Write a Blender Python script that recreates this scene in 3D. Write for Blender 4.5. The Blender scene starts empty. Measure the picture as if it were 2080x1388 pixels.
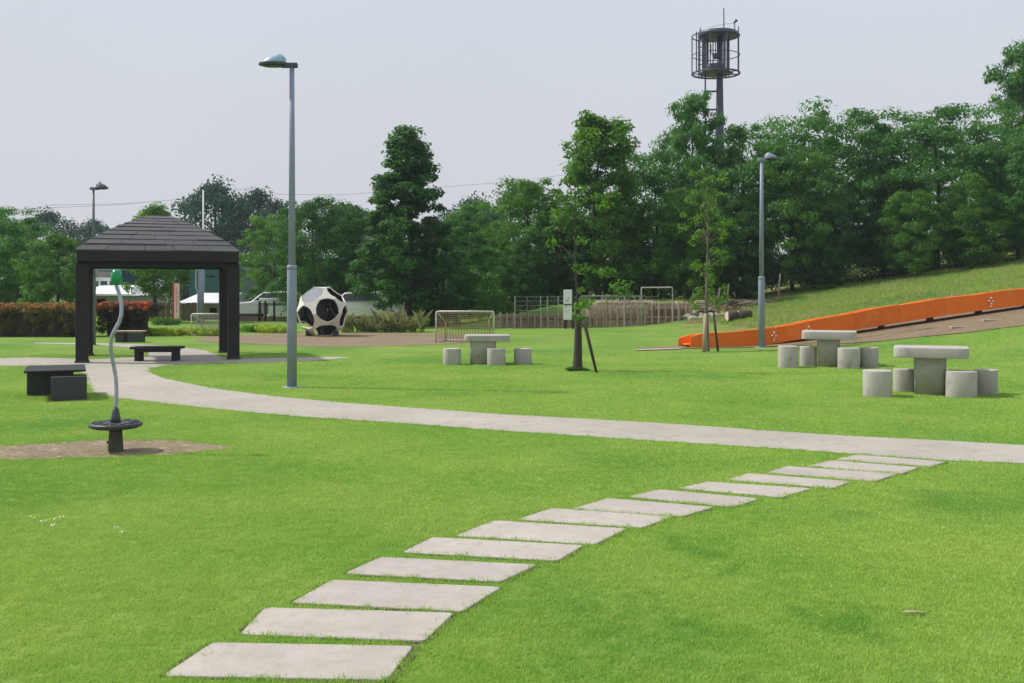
import bpy, bmesh, math, random
import numpy as np
from mathutils.geometry import delaunay_2d_cdt
from mathutils import Vector, Matrix, noise as mnoise

# ------------------------------------------------------------------ camera, light, exposure
S = bpy.context.scene
F, CX, HY, EYE = 2100.0, 1040.0, 585.0, 1.6       # the lens in photo pixels, horizon line, eye height
cam_d = bpy.data.cameras.new('camera'); cam = bpy.data.objects.new('camera', cam_d); S.collection.objects.link(cam)
cam.location = (0, 0, EYE); cam.rotation_euler = (math.radians(90), 0, 0)
cam_d.sensor_width = 36; cam_d.lens = 36*F/2080; cam_d.shift_y = -(694-HY)/2080
cam_d.clip_start = 0.1; cam_d.clip_end = 3000
S.camera = cam

SUN = Vector((-0.90, 0.17, 1.05)).normalized()
w = bpy.data.worlds.new('World'); S.world = w; w.use_nodes = True
nt = w.node_tree; nt.nodes.clear()
out = nt.nodes.new('ShaderNodeOutputWorld'); bg = nt.nodes.new('ShaderNodeBackground')
sky = nt.nodes.new('ShaderNodeTexSky'); sky.sky_type = 'NISHITA'; sky.sun_disc = False
sky.sun_elevation = math.asin(SUN.z); sky.sun_rotation = math.atan2(SUN.x, SUN.y)
sky.dust_density = 5.0; sky.air_density = 1.0
mx = nt.nodes.new('ShaderNodeMix'); mx.data_type = 'RGBA'; mx.inputs[0].default_value = 0.93
tc = nt.nodes.new('ShaderNodeTexCoord'); sp = nt.nodes.new('ShaderNodeSeparateXYZ')
rp = nt.nodes.new('ShaderNodeValToRGB')
e = rp.color_ramp.elements; e[0].position = 0.0; e[0].color = (7.45, 7.6, 8.0, 1); e[1].position = 0.45; e[1].color = (7.65, 8.3, 9.3, 1)
nt.links.new(tc.outputs['Generated'], sp.inputs[0]); nt.links.new(sp.outputs['Z'], rp.inputs[0])
nz = nt.nodes.new('ShaderNodeTexNoise'); nz.inputs['Scale'].default_value = 1.3; nz.inputs['Detail'].default_value = 3
nt.links.new(tc.outputs['Generated'], nz.inputs['Vector'])
mr = nt.nodes.new('ShaderNodeMapRange'); mr.inputs[1].default_value = .3; mr.inputs[2].default_value = .7; mr.inputs[3].default_value = .95; mr.inputs[4].default_value = 1.035
nt.links.new(nz.outputs['Fac'], mr.inputs[0])
vm = nt.nodes.new('ShaderNodeVectorMath'); vm.operation = 'SCALE'
nt.links.new(rp.outputs[0], vm.inputs[0]); nt.links.new(mr.outputs[0], vm.inputs['Scale'])
nt.links.new(sky.outputs[0], mx.inputs[6]); nt.links.new(vm.outputs[0], mx.inputs[7])
nt.links.new(mx.outputs[2], bg.inputs[0]); bg.inputs[1].default_value = 0.090
nt.links.new(bg.outputs[0], out.inputs[0])
sd = bpy.data.lights.new('sun', 'SUN'); sd.energy = 4.0; sd.angle = math.radians(2.5); sd.color = (1, .96, .88)
sun = bpy.data.objects.new('sun', sd); S.collection.objects.link(sun); sun.rotation_euler = (-SUN).to_track_quat('-Z', 'Y').to_euler()
vs = S.view_settings; S.display_settings.display_device = 'sRGB'; vs.view_transform = 'Standard'; vs.look = 'None'; vs.exposure = 0; vs.gamma = 1; vs.use_curve_mapping = False
S.cycles.max_bounces = 6; S.cycles.transparent_max_bounces = 8; S.cycles.volume_bounces = 0
S.cycles.caustics_reflective = False; S.cycles.caustics_refractive = False

random.seed(7); RNG = np.random.default_rng(7)

# ------------------------------------------------------------------ terrain and pixel helpers
def sstep(a, b, x):
    t = np.clip((x-a)/(b-a), 0, 1); return t*t*(3-2*t)
def H(X, Y):
    X = np.asarray(X, float); Y = np.asarray(Y, float)
    a = 0.15*(np.minimum(X, 40)-6.8) + 0.02*(np.minimum(Y, 60)-27.5)
    a = np.where(a > .25, a, np.where(a < -.25, 0, (a+.25)**2))      # smooth foot
    a = a*sstep(15, 24, Y)
    terr = 1.02*sstep(-3, 3.5, X)*sstep(42.25, 42.6, Y)*(1-sstep(9, 12, X)*.1)
    return np.maximum(a, terr)
def h1(X, Y): return float(H(X, Y))
def at(x, y, Y): return Vector(((x-CX)/F*Y, Y, EYE-(y-HY)/F*Y))
def gp(x, y):
    """where the sight line through a photo pixel meets the terrain"""
    Y = 3.0
    while Y < 300:
        if EYE-(y-HY)/F*Y <= h1((x-CX)/F*Y, Y): break
        Y += 0.1
    for _ in range(8):
        pass
    lo, hi = Y-.1, Y
    for _ in range(12):
        m = (lo+hi)/2
        if EYE-(y-HY)/F*m <= h1((x-CX)/F*m, m): hi = m
        else: lo = m
    return Vector(((x-CX)/F*hi, hi, h1((x-CX)/F*hi, hi)))

# ------------------------------------------------------------------ materials
def nodes(name):
    m = bpy.data.materials.new(name); m.use_nodes = True
    t = m.node_tree; t.nodes.clear()
    o = t.nodes.new('ShaderNodeOutputMaterial'); p = t.nodes.new('ShaderNodeBsdfPrincipled')
    t.links.new(p.outputs[0], o.inputs[0]); return m, t, p, o
def mixc(t, fac, a, b):
    n = t.nodes.new('ShaderNodeMix'); n.data_type = 'RGBA'
    for s, v in ((n.inputs[0], fac), (n.inputs[6], a), (n.inputs[7], b)):
        if hasattr(v, 'node'): t.links.new(v, s)
        else: s.default_value = (v if isinstance(v, (int, float)) else (*v, 1))
    return n.outputs[2]
def noise(t, vec, scale, detail=4, rough=.55, lo=.3, hi=.7):
    n = t.nodes.new('ShaderNodeTexNoise'); n.inputs['Scale'].default_value = scale; n.inputs['Detail'].default_value = detail; n.inputs['Roughness'].default_value = rough
    if vec is not None: t.links.new(vec, n.inputs['Vector'])
    r = t.nodes.new('ShaderNodeMapRange'); r.inputs[1].default_value = lo; r.inputs[2].default_value = hi
    t.links.new(n.outputs['Fac'], r.inputs[0]); return r.outputs[0]
def pmat(name, c1, c2=None, scale=6, rough=.8, bump=.2, bscale=60, metal=0, speck=None, stretch=None):
    m, t, p, o = nodes(name)
    g = t.nodes.new('ShaderNodeTexCoord'); oi = t.nodes.new('ShaderNodeObjectInfo')
    ad = t.nodes.new('ShaderNodeVectorMath'); ad.operation = 'MULTIPLY_ADD'; ad.inputs[1].default_value = (37, 53, 29)
    t.links.new(oi.outputs['Random'], ad.inputs[0]); t.links.new(g.outputs['Object'], ad.inputs[2]); v = ad.outputs[0]
    if stretch:
        mp = t.nodes.new('ShaderNodeMapping'); mp.inputs['Scale'].default_value = stretch; t.links.new(v, mp.inputs[0]); v = mp.outputs[0]
    c2 = c2 or tuple(x*.7 for x in c1)
    c = mixc(t, noise(t, v, scale, 6, .6, .3, .7), c1, c2)
    hs = t.nodes.new('ShaderNodeHueSaturation'); rv = t.nodes.new('ShaderNodeMapRange'); rv.inputs[3].default_value = .93; rv.inputs[4].default_value = 1.05
    t.links.new(oi.outputs['Random'], rv.inputs[0]); t.links.new(rv.outputs[0], hs.inputs['Value']); t.links.new(c, hs.inputs['Color']); c = hs.outputs[0]
    if speck: c = mixc(t, noise(t, v, speck[1], 2, .5, .55, .75), c, speck[0])
    t.links.new(c, p.inputs['Base Color']); p.inputs['Roughness'].default_value = rough; p.inputs['Metallic'].default_value = metal
    if bump:
        n = t.nodes.new('ShaderNodeTexNoise'); n.inputs['Scale'].default_value = bscale; n.inputs['Detail'].default_value = 5; t.links.new(v, n.inputs['Vector'])
        b = t.nodes.new('ShaderNodeBump'); b.inputs['Strength'].default_value = bump; b.inputs['Distance'].default_value = .01
        t.links.new(n.outputs['Fac'], b.inputs['Height']); t.links.new(b.outputs[0], p.inputs['Normal'])
    return m
def leafmat(name, dark, light, tip=None, trans=.35, clump=1.2):
    m, t, p, o = nodes(name)
    g = t.nodes.new('ShaderNodeNewGeometry'); tc = t.nodes.new('ShaderNodeTexCoord')
    a = mixc(t, g.outputs['Random Per Island'], dark, light)
    c = mixc(t, noise(t, tc.outputs['Object'], clump, 3, .5, .35, .68), a, tuple(x*.55 for x in dark))
    if tip: c = mixc(t, noise(t, tc.outputs['Object'], clump*2.3, 2, .5, .52, .66), c, tip)
    t.links.new(c, p.inputs['Base Color']); p.inputs['Roughness'].default_value = .55
    p.inputs['Specular IOR Level'].default_value = .35
    tr = t.nodes.new('ShaderNodeBsdfTranslucent'); t.links.new(mixc(t, .5, c, tuple(min(1, x*1.4) for x in light)), tr.inputs[0])
    ms = t.nodes.new('ShaderNodeMixShader'); ms.inputs[0].default_value = trans
    t.links.new(p.outputs[0], ms.inputs[1]); t.links.new(tr.outputs[0], ms.inputs[2]); t.links.new(ms.outputs[0], o.inputs[0])
    return m
def lawn_colour(t, pos, g1=(.125, .245, .036), g2=(.195, .285, .057), g3=(.072, .19, .034)):
    a = mixc(t, noise(t, pos, .5, 5, .6, .38, .62), g1, g2)
    a = mixc(t, noise(t, pos, .3, 3, .5, .5, .72), a, g3)
    a = mixc(t, noise(t, pos, 7, 3, .6, .45, .8), a, g2)
    return a

def blobs(t, pos, spots):
    """a mask of soft ellipses on the ground where the turf grows thicker"""
    acc = None
    nn_ = t.nodes.new('ShaderNodeTexNoise'); nn_.inputs['Scale'].default_value = 2.2; nn_.inputs['Detail'].default_value = 4; t.links.new(pos, nn_.inputs['Vector'])
    w1 = t.nodes.new('ShaderNodeVectorMath'); w1.operation = 'MULTIPLY_ADD'; w1.inputs[1].default_value = (1.0, 1.0, 0); t.links.new(nn_.outputs['Color'], w1.inputs[0]); t.links.new(pos, w1.inputs[2])
    w2 = t.nodes.new('ShaderNodeVectorMath'); w2.operation = 'SUBTRACT'; w2.inputs[1].default_value = (.5, .5, 0); t.links.new(w1.outputs[0], w2.inputs[0]); pos = w2.outputs[0]
    for (x, y, rx, ry) in spots:
        mp = t.nodes.new('ShaderNodeMapping'); mp.vector_type = 'POINT'
        mp.inputs['Location'].default_value = (-x/rx, -y/ry, 0); mp.inputs['Scale'].default_value = (1/rx, 1/ry, 0)
        t.links.new(pos, mp.inputs[0])
        l = t.nodes.new('ShaderNodeVectorMath'); l.operation = 'LENGTH'; t.links.new(mp.outputs[0], l.inputs[0])
        r = t.nodes.new('ShaderNodeMapRange'); r.inputs[1].default_value = 0; r.inputs[2].default_value = 1.25; r.inputs[3].default_value = 1; r.inputs[4].default_value = 0
        r.interpolation_type = 'SMOOTHSTEP'; t.links.new(l.outputs['Value'], r.inputs[0])
        if acc is None: acc = r.outputs[0]
        else:
            mm = t.nodes.new('ShaderNodeMath'); mm.operation = 'MAXIMUM'; t.links.new(acc, mm.inputs[0]); t.links.new(r.outputs[0], mm.inputs[1]); acc = mm.outputs[0]
    mu = t.nodes.new('ShaderNodeMath'); mu.operation = 'MULTIPLY'; mu.inputs[1].default_value = .6; t.links.new(acc, mu.inputs[0])
    return mu.outputs[0]
def spot(x, y, wx, wy):
    a = gp(x, y); b = gp(x, y-wy); return (a.x, a.y, wx/F*a.y, b.y-a.y)
LUSH = [spot(1940, 1025, 150, 32), spot(1720, 1046, 75, 12), spot(1420, 1113, 75, 16), spot(1470, 1166, 60, 14), spot(1660, 1255, 60, 14),
        spot(1760, 1275, 110, 24), spot(1380, 1290, 90, 20), spot(1200, 1235, 80, 16), spot(1520, 880, 130, 9)]

M = {}
def ground_mat():
    m, t, p, o = nodes('lawn_ground')
    g = t.nodes.new('ShaderNodeNewGeometry'); pos = g.outputs['Position']
    c = lawn_colour(t, pos)
    c = mixc(t, blobs(t, pos, LUSH), c, (.045, .15, .026))
    # drier, rougher turf up the bank and far off
    sx = t.nodes.new('ShaderNodeSeparateXYZ'); t.links.new(pos, sx.inputs[0])
    r = t.nodes.new('ShaderNodeMapRange'); r.inputs[1].default_value = 28.5; r.inputs[2].default_value = 33; t.links.new(sx.outputs['Y'], r.inputs[0])
    r2 = t.nodes.new('ShaderNodeMapRange'); r2.inputs[1].default_value = 5.5; r2.inputs[2].default_value = 8; t.links.new(sx.outputs['X'], r2.inputs[0])
    q = t.nodes.new('ShaderNodeMath'); q.operation = 'MULTIPLY'; t.links.new(r.outputs[0], q.inputs[0]); t.links.new(r2.outputs[0], q.inputs[1])
    dry = mixc(t, noise(t, pos, 1.6, 6, .7, .35, .6), (.09, .14, .03), (.25, .20, .10))
    dry = mixc(t, noise(t, pos, .35, 4, .6, .5, .7), dry, (.075, .145, .028))
    q2 = t.nodes.new('ShaderNodeMath'); q2.operation = 'MULTIPLY'; q2.inputs[1].default_value = .85; t.links.new(q.outputs[0], q2.inputs[0])
    c = mixc(t, q2.outputs[0], c, dry)
    t.links.new(c, p.inputs['Base Color']); p.inputs['Roughness'].default_value = .95; p.inputs['Specular IOR Level'].default_value = .1
    n = t.nodes.new('ShaderNodeTexNoise'); n.inputs['Scale'].default_value = 45; n.inputs['Detail'].default_value = 6; t.links.new(pos, n.inputs['Vector'])
    b = t.nodes.new('ShaderNodeBump'); b.inputs['Strength'].default_value = .5; b.inputs['Distance'].default_value = .02
    t.links.new(n.outputs['Fac'], b.inputs['Height']); t.links.new(b.outputs[0], p.inputs['Normal'])
    return m
M['ground'] = ground_mat()
def blade_mat():
    m, t, p, o = nodes('grass_blade')
    g = t.nodes.new('ShaderNodeNewGeometry'); pos = g.outputs['Position']
    c = lawn_colour(t, pos, (.335, .575, .09), (.52, .67, .155), (.185, .46, .07))
    c = mixc(t, blobs(t, pos, LUSH), c, (.15, .42, .06))
    oi = t.nodes.new('ShaderNodeObjectInfo')
    c = mixc(t, noise(t, pos, 90, 1, .5, .55, .8), c, (.45, .50, .14))
    rr = t.nodes.new('ShaderNodeMapRange'); rr.inputs[3].default_value = 0; rr.inputs[4].default_value = .55; t.links.new(oi.outputs['Random'], rr.inputs[0])
    c = mixc(t, rr.outputs[0], c, (.27, .45, .07))
    t.links.new(c, p.inputs['Base Color']); p.inputs['Roughness'].default_value = .6; p.inputs['Specular IOR Level'].default_value = .25
    tr = t.nodes.new('ShaderNodeBsdfTranslucent'); t.links.new(c, tr.inputs[0])
    ms = t.nodes.new('ShaderNodeMixShader'); ms.inputs[0].default_value = .35
    t.links.new(p.outputs[0], ms.inputs[1]); t.links.new(tr.outputs[0], ms.inputs[2]); t.links.new(ms.outputs[0], o.inputs[0])
    return m
M['blade'] = blade_mat()
def dry_mat():
    m, t, p, o = nodes('dry_blade'); g = t.nodes.new('ShaderNodeNewGeometry'); pos = g.outputs['Position']
    c = lawn_colour(t, pos, (.26, .44, .06), (.36, .46, .10), (.16, .33, .05))
    c = mixc(t, noise(t, pos, .9, 6, .75, .52, .66), c, (.50, .40, .22))
    t.links.new(c, p.inputs['Base Color']); p.inputs['Roughness'].default_value = .7
    tr = t.nodes.new('ShaderNodeBsdfTranslucent'); t.links.new(c, tr.inputs[0]); ms = t.nodes.new('ShaderNodeMixShader'); ms.inputs[0].default_value = .35
    t.links.new(p.outputs[0], ms.inputs[1]); t.links.new(tr.outputs[0], ms.inputs[2]); t.links.new(ms.outputs[0], o.inputs[0]); return m
M['dryblade'] = dry_mat()
M['path'] = pmat('path_concrete', (.43, .395, .345), (.34, .31, .265), .9, .9, .35, 50, speck=((.29, .265, .235), 9))
M['slab'] = pmat('slab_concrete', (.46, .415, .375), (.37, .33, .295), 3.5, .9, .4, 70, speck=((.36, .33, .29), 14))
M['soil'] = pmat('bare_soil', (.155, .11, .065), (.26, .195, .125), 5, .95, .9, 30, speck=((.40, .33, .23), 16))
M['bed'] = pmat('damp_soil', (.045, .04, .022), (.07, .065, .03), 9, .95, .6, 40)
M['track'] = pmat('track_soil', (.19, .135, .08), (.235, .175, .105), .8, .95, .4, 30)
M['earth'] = pmat('brown_earth', (.215, .155, .09), (.165, .115, .065), 1.2, .95, .6, 25, speck=((.26, .2, .13), 7))
M['concrete'] = pmat('cast_concrete', (.455, .415, .39), (.34, .31, .29), 4, .88, .35, 80, speck=((.40, .40, .37), 11))
M['concrete_dark'] = pmat('dark_stone', (.055, .058, .06), (.038, .04, .042), 5, .7, .25, 60)
M['concrete'] = pmat('cast_concrete', (.47, .43, .405), (.40, .365, .34), 4, .88, .5, 90, speck=((.34, .315, .285), 6))
M['stone'] = pmat('wall_stone', (.60, .46, .33), (.44, .34, .25), 3, .9, .6, 30)
M['rock'] = pmat('pale_rock', (.42, .38, .31), (.25, .22, .17), 4, .9, .7, 20)
M['black_wood'] = pmat('black_timber', (.009, .008, .0085), (.016, .0135, .0135), 6, .75, .3, 30, stretch=(1, 1, .15))
M['shingle'] = pmat('roof_shingle', (.078, .077, .082), (.10, .098, .103), 2.5, .8, .3, 60)
M['galv'] = pmat('galvanised_steel', (.27, .305, .41), (.22, .25, .345), 3, .5, .05, 40)
M['lampdark'] = pmat('lamp_underside', (.06, .075, .085), None, 3, .5, 0)
M['lamphood'] = pmat('lamp_hood', (.30, .44, .52), (.26, .40, .48), 3, .35, 0)
M['greypole'] = pmat('grey_paint', (.12, .14, .16), (.10, .115, .135), 3, .5, .05)
M['tower'] = pmat('tower_steel', (.075, .085, .115), (.055, .065, .09), 2, .5, .05, metal=.2)
M['white'] = pmat('white_paint', (.80, .80, .79), (.70, .70, .69), 2, .5, .05)
M['offwhite'] = pmat('offwhite_tube', (.72, .70, .64), (.5, .46, .38), 9, .55, .05)
M['ballwhite'] = pmat('ball_white_panel', (.72, .68, .62), (.60, .56, .50), 2, .45, .05)
M['ballblack'] = pmat('ball_dark_inside', (.012, .013, .016), None, 2, .4, 0)  # black stands in for the dark inside of the hollow ball
M['ballgrey'] = pmat('ball_grey_panel', (.09, .115, .17), None, 2, .45, 0)
M['orange'] = pmat('orange_plastic', (.88, .19, .004), (.78, .155, .003), 1.5, .65, .05, speck=((.8, .25, .03), 5))
M['bark'] = pmat('bark', (.07, .055, .042), (.04, .032, .025), 6, .9, .8, 25, stretch=(1, 1, .25))
M['palebark'] = pmat('pale_bark', (.22, .19, .15), (.13, .11, .085), 6, .9, .6, 25, stretch=(1, 1, .25))
M['stake'] = pmat('stake_wood', (.075, .055, .04), (.045, .035, .028), 8, .85, .5, 30)
M['timber'] = pmat('weathered_timber', (.46, .34, .26), (.32, .24, .18), 6, .85, .5, 30)
M['logend'] = pmat('log_end', (.68, .60, .48), (.52, .44, .33), 8, .8, .3)
M['net'] = pmat('net_cord', (.42, .34, .20), None, 9, .9, 0)
M['wire'] = pmat('wire', (.50, .50, .48), None, 5, .5, 0, metal=.3)
M['darkwire'] = pmat('cable', (.06, .06, .065), None, 5, .7, 0)
M['chrome'] = pmat('steel_tube', (.48, .50, .62), (.27, .29, .36), 7, .35, .02, metal=.3)
M['greenball'] = pmat('green_plastic', (.008, .24, .09), (.012, .30, .12), 2, .25, 0)
M['rubber'] = pmat('black_rubber', (.03, .034, .038), (.055, .06, .065), 12, .4, .4, 40)
M['mossconc'] = pmat('mossy_concrete', (.085, .088, .058), (.055, .058, .038), 6, .9, .6, 40)
M['beige'] = pmat('beige_render', (.30, .27, .235), (.25, .225, .195), .8, .85, .1)
M['roofwhite'] = pmat('white_metal_roof', (.80, .80, .82), (.68, .68, .70), 2, .45, .05)
M['teal'] = pmat('teal_cladding', (.012, .095, .115), (.015, .075, .09), .6, .5, .05)
M['glassdark'] = pmat('dark_glass', (.03, .04, .05), None, 1, .12, 0)
M['red'] = pmat('red_board', (.62, .04, .04), None, 2, .5, 0)
M['pink'] = pmat('sign_face', (.88, .46, .44), (.90, .66, .64), 1.5, .5, 0)
M['ink'] = pmat('sign_ink', (.10, .035, .04), None, 2, .6, 0)
M['boards'] = pmat('fence_board', (.20, .155, .125), (.14, .105, .085), 5, .85, .4, 30, stretch=(1, 1, .2))
L = {
 'mid':   leafmat('leaf_mid', (.034, .12, .012), (.16, .38, .028), trans=.45),
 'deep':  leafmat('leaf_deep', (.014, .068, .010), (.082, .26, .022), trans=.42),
 'fresh': leafmat('leaf_fresh', (.05, .16, .012), (.20, .40, .030), trans=.45),
 'lush':  leafmat('leaf_lush', (.034, .12, .010), (.17, .38, .026), trans=.45),
 'far':   leafmat('leaf_far_hazed', (.016, .065, .038), (.045, .13, .065), clump=.6),  # blue of distance haze is mixed into these leaf colours
 'cool':  leafmat('leaf_cool', (.026, .115, .020), (.14, .38, .048), trans=.45),
 'lime':  leafmat('leaf_lime', (.22, .32, .02), (.55, .66, .05), trans=.45, clump=3),
 'pampas': leafmat('leaf_straw', (.13, .17, .045), (.33, .34, .12), trans=.4, clump=3),
 'hedge': leafmat('leaf_hedge', (.08, .11, .022), (.26, .24, .055), clump=3, tip=(.15, .075, .03)),
 'hedgedark': leafmat('leaf_bronze', (.035, .028, .015), (.075, .055, .026), clump=3),
 'redtip': leafmat('leaf_red', (.35, .05, .02), (.80, .16, .04), trans=.4, clump=4, tip=(.62, .26, .04)),
 'orangetip': leafmat('leaf_orange', (.20, .10, .022), (.62, .27, .06), trans=.4, clump=4, tip=(.12, .12, .03)),
}

# ------------------------------------------------------------------ object helpers
COL = S.collection
def tag(o, label=None, cat=None, group=None, kind=None):
    if label: o['label'] = label
    if cat: o['category'] = cat
    if group: o['group'] = group
    if kind: o['kind'] = kind
    return o
def thing(name, label, cat, loc=(0, 0, 0), rz=0, group=None):
    o = bpy.data.objects.new(name, None); COL.objects.link(o); o.location = loc; o.rotation_euler = (0, 0, rz); o.empty_display_size = .2
    return tag(o, label, cat, group)
def link(name, me, parent=None, loc=None):
    o = bpy.data.objects.new(name, me); COL.objects.link(o)
    if parent: o.parent = parent
    if loc is not None: o.location = loc
    return o
class MB:
    def __init__(s): s.v = []; s.f = []
    def add(s, v, f):
        b = len(s.v); s.v += [tuple(p) for p in v]; s.f += [tuple(b+i for i in q) for q in f]; return s
    def hexa(s, p):      # 8 points: bottom 4 ccw, top 4 ccw
        return s.add(p, [(3, 2, 1, 0), (4, 5, 6, 7), (0, 1, 5, 4), (1, 2, 6, 5), (2, 3, 7, 6), (3, 0, 4, 7)])
    def box(s, x0, x1, y0, y1, z0, z1):
        return s.hexa([(x0, y0, z0), (x1, y0, z0), (x1, y1, z0), (x0, y1, z0), (x0, y0, z1), (x1, y0, z1), (x1, y1, z1), (x0, y1, z1)])
    def tube(s, pts, rad, n=8, cap=True):
        pts = [Vector(p) for p in pts]
        if not hasattr(rad, '__len__'): rad = [rad]*len(pts)
        rings = []; up = None; v = []; f = []
        for i, p in enumerate(pts):
            d = (pts[min(i+1, len(pts)-1)]-pts[max(i-1, 0)]).normalized()
            if up is None: up = d.orthogonal().normalized()
            up = (up-d*up.dot(d)).normalized() if (up-d*up.dot(d)).length > 1e-4 else d.orthogonal().normalized()
            b = d.cross(up)
            for k in range(n):
                a = 2*math.pi*k/n; v.append(p+(up*math.cos(a)+b*math.sin(a))*rad[i])
        for i in range(len(pts)-1):
            for k in range(n):
                k2 = (k+1) % n; f.append((i*n+k, i*n+k2, (i+1)*n+k2, (i+1)*n+k))
        if cap: f.append(tuple(range(n-1, -1, -1))); f.append(tuple((len(pts)-1)*n+k for k in range(n)))
        return s.add(v, f)
    def lathe(s, prof, n=20, c=(0, 0)):
        v = []; f = []
        for r, z in prof:
            for k in range(n):
                a = 2*math.pi*k/n; v.append((c[0]+r*math.cos(a), c[1]+r*math.sin(a), z))
        for i in range(len(prof)-1):
            for k in range(n):
                k2 = (k+1) % n; f.append((i*n+k, i*n+k2, (i+1)*n+k2, (i+1)*n+k))
        f.append(tuple(range(n-1, -1, -1))); f.append(tuple((len(prof)-1)*n+k for k in range(n)))
        return s.add(v, f)
    def prism(s, outl, z0, z1):
        n = len(outl)
        return s.add([(x, y, z0) for x, y in outl]+[(x, y, z1) for x, y in outl],
            [tuple(range(n-1, -1, -1)), tuple(range(n, 2*n))]+[(k, (k+1) % n, n+(k+1) % n, n+k) for k in range(n)])
    def mesh(s, name, mat, smooth=False):
        me = bpy.data.meshes.new(name); me.from_pydata(s.v, [], s.f); me.materials.append(mat)
        if smooth: me.polygons.foreach_set('use_smooth', [len(p.vertices) == 4 for p in me.polygons])
        me.update(); return me
    def build(s, name, mat, parent=None, smooth=False, bevel=0, seg=2, loc=None):
        o = link(name, s.mesh(name, mat, smooth), parent, loc)
        if bevel:
            b = o.modifiers.new('b', 'BEVEL'); b.width = bevel; b.segments = seg; b.limit_method = 'ANGLE'; b.angle_limit = .7
        return o
def copy_tree(o, parent=None):
    c = o.copy(); COL.objects.link(c); c.parent = parent
    for ch in [x for x in S.objects if x.parent == o]: copy_tree(ch, c)
    return c

# ------------------------------------------------------------------ ground sheets
def terrain():
    ys = np.concatenate([np.arange(-6, 40, .8), np.arange(40, 44.6, .12), np.arange(45, 66, 1.2), [70, 80, 100, 140, 200, 320, 520, 900, 1500]])
    xs = np.concatenate([[-1500, -700, -300, -140, -80, -50], np.arange(-34, 44, .8), [50, 80, 140, 300, 700, 1500]])
    XX, YY = np.meshgrid(xs, ys); ZZ = H(XX, YY)
    v = np.stack([XX, YY, ZZ], -1).reshape(-1, 3); nx = len(xs)
    f = [(j*nx+i, j*nx+i+1, (j+1)*nx+i+1, (j+1)*nx+i) for j in range(len(ys)-1) for i in range(nx-1)]
    me = bpy.data.meshes.new('ground'); me.from_pydata(v.tolist(), [], f); me.materials.append(M['ground'])
    me.polygons.foreach_set('use_smooth', [True]*len(f))
    return tag(link('ground', me), kind='structure')
terrain()
def resample(pts, step, jit, seed):
    res = []
    n = len(pts)
    for i in range(n):
        a, b = Vector(pts[i]).to_2d(), Vector(pts[(i+1) % n]).to_2d(); L_ = (b-a).length; k = max(1, int(L_/step))
        for j in range(k):
            p = a.lerp(b, j/k)
            q = Vector((p.x, p.y, seed))
            nv = Vector((mnoise.noise(q*1.1)+.6*mnoise.noise(q*4.3), mnoise.noise(q*1.1+Vector((9, 3, 1)))+.6*mnoise.noise(q*4.3+Vector((5, 8, 2)))))
            res.append(p+nv*jit)
    return res
def smooth_line(pts, it=2):
    for _ in range(it):
        r = []; n = len(pts)
        for i in range(n):
            a, b = pts[i], pts[(i+1) % n]
            r += [a*.75+b*.25, a*.25+b*.75]
        pts = r
    return pts
POLYS = []
def sheet(name, pts, mat, z, jit=.03, step=.25, seed=1, grid=1.5, block=True, smooth=True):
    pts = [Vector(p).to_2d() for p in pts]
    if smooth: pts = smooth_line(pts, 2)
    o2 = resample([(p.x, p.y, 0) for p in pts], step, jit, seed)
    cv, _, cf = delaunay_2d_cdt(o2, [], [list(range(len(o2)))], 2, 1e-5)[:3]
    bm = bmesh.new(); bv = [bm.verts.new((p.x, p.y, 0)) for p in cv]
    for f in cf: bm.faces.new([bv[i] for i in f])
    xs = [p.x for p in o2]; ys = [p.y for p in o2]
    if max(abs(h1(p.x, p.y)) for p in o2) > .001:
        for ax, lo, hi in ((0, min(xs), max(xs)), (1, min(ys), max(ys))):
            t = lo+grid
            while t < hi:
                no = (1, 0, 0) if ax == 0 else (0, 1, 0); co = (t, 0, 0) if ax == 0 else (0, t, 0)
                bmesh.ops.bisect_plane(bm, geom=bm.verts[:]+bm.edges[:]+bm.faces[:], plane_co=co, plane_no=no); t += grid
    for v in bm.verts: v.co.z = h1(v.co.x, v.co.y)+z
    bmesh.ops.recalc_face_normals(bm, faces=bm.faces[:])
    for f in bm.faces:
        if f.normal.z < 0: f.normal_flip()
    me = bpy.data.meshes.new(name); bm.to_mesh(me); bm.free(); me.materials.append(mat)
    if block: POLYS.append(np.array([(p.x, p.y) for p in o2]))
    return tag(link(name, me), kind='structure')
def G(*pp): return [gp(x, y) for x, y in pp]
path_px = [(2500, 926), (2080, 905), (1880, 894), (1700, 885), (1500, 871), (1300, 858), (1000, 841), (850, 830), (700, 819), (560, 806), (450, 792), (380, 779), (330, 768), (304, 756), (308, 748), (345, 742), (430, 739), (560, 737),
    (640, 734), (715, 727), (690, 725), (560, 728), (490, 729), (450, 727), (440, 721), (415, 712), (385, 708), (340, 703), (280, 700), (200, 697.5), (70, 696.5), (70, 698.5), (190, 701), (270, 707), (302, 716), (300, 725), (240, 728), (180, 731), (120, 728), (60, 727), (-200, 733),
    (-200, 748), (0, 744), (90, 744), (150, 750), (170, 760), (178, 780), (190, 797), (240, 810), (400, 828), (600, 847), (800, 860), (1000, 875), (1300, 895), (1600, 914), (1750, 925), (1900, 936), (2080, 943), (2500, 965)]
sheet('path', G(*path_px), M['path'], .006, jit=.018, step=.2, seed=3, smooth=False)
sheet('dirt_patch', G((-260, 905), (0, 908), (120, 899), (240, 893), (330, 894), (430, 904), (485, 911), (420, 916), (340, 925), (200, 931), (60, 934), (-250, 938)), M['soil'], .005, jit=.10, step=.07, seed=8)
sheet('soil_track', G((395, 687), (480, 680), (600, 677), (760, 677), (900, 678), (985, 683), (1010, 690), (940, 699), (800, 703), (660, 706), (560, 701), (470, 697), (395, 694)), M['track'], .005, jit=.07, step=.25, seed=4, block=False)
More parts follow.
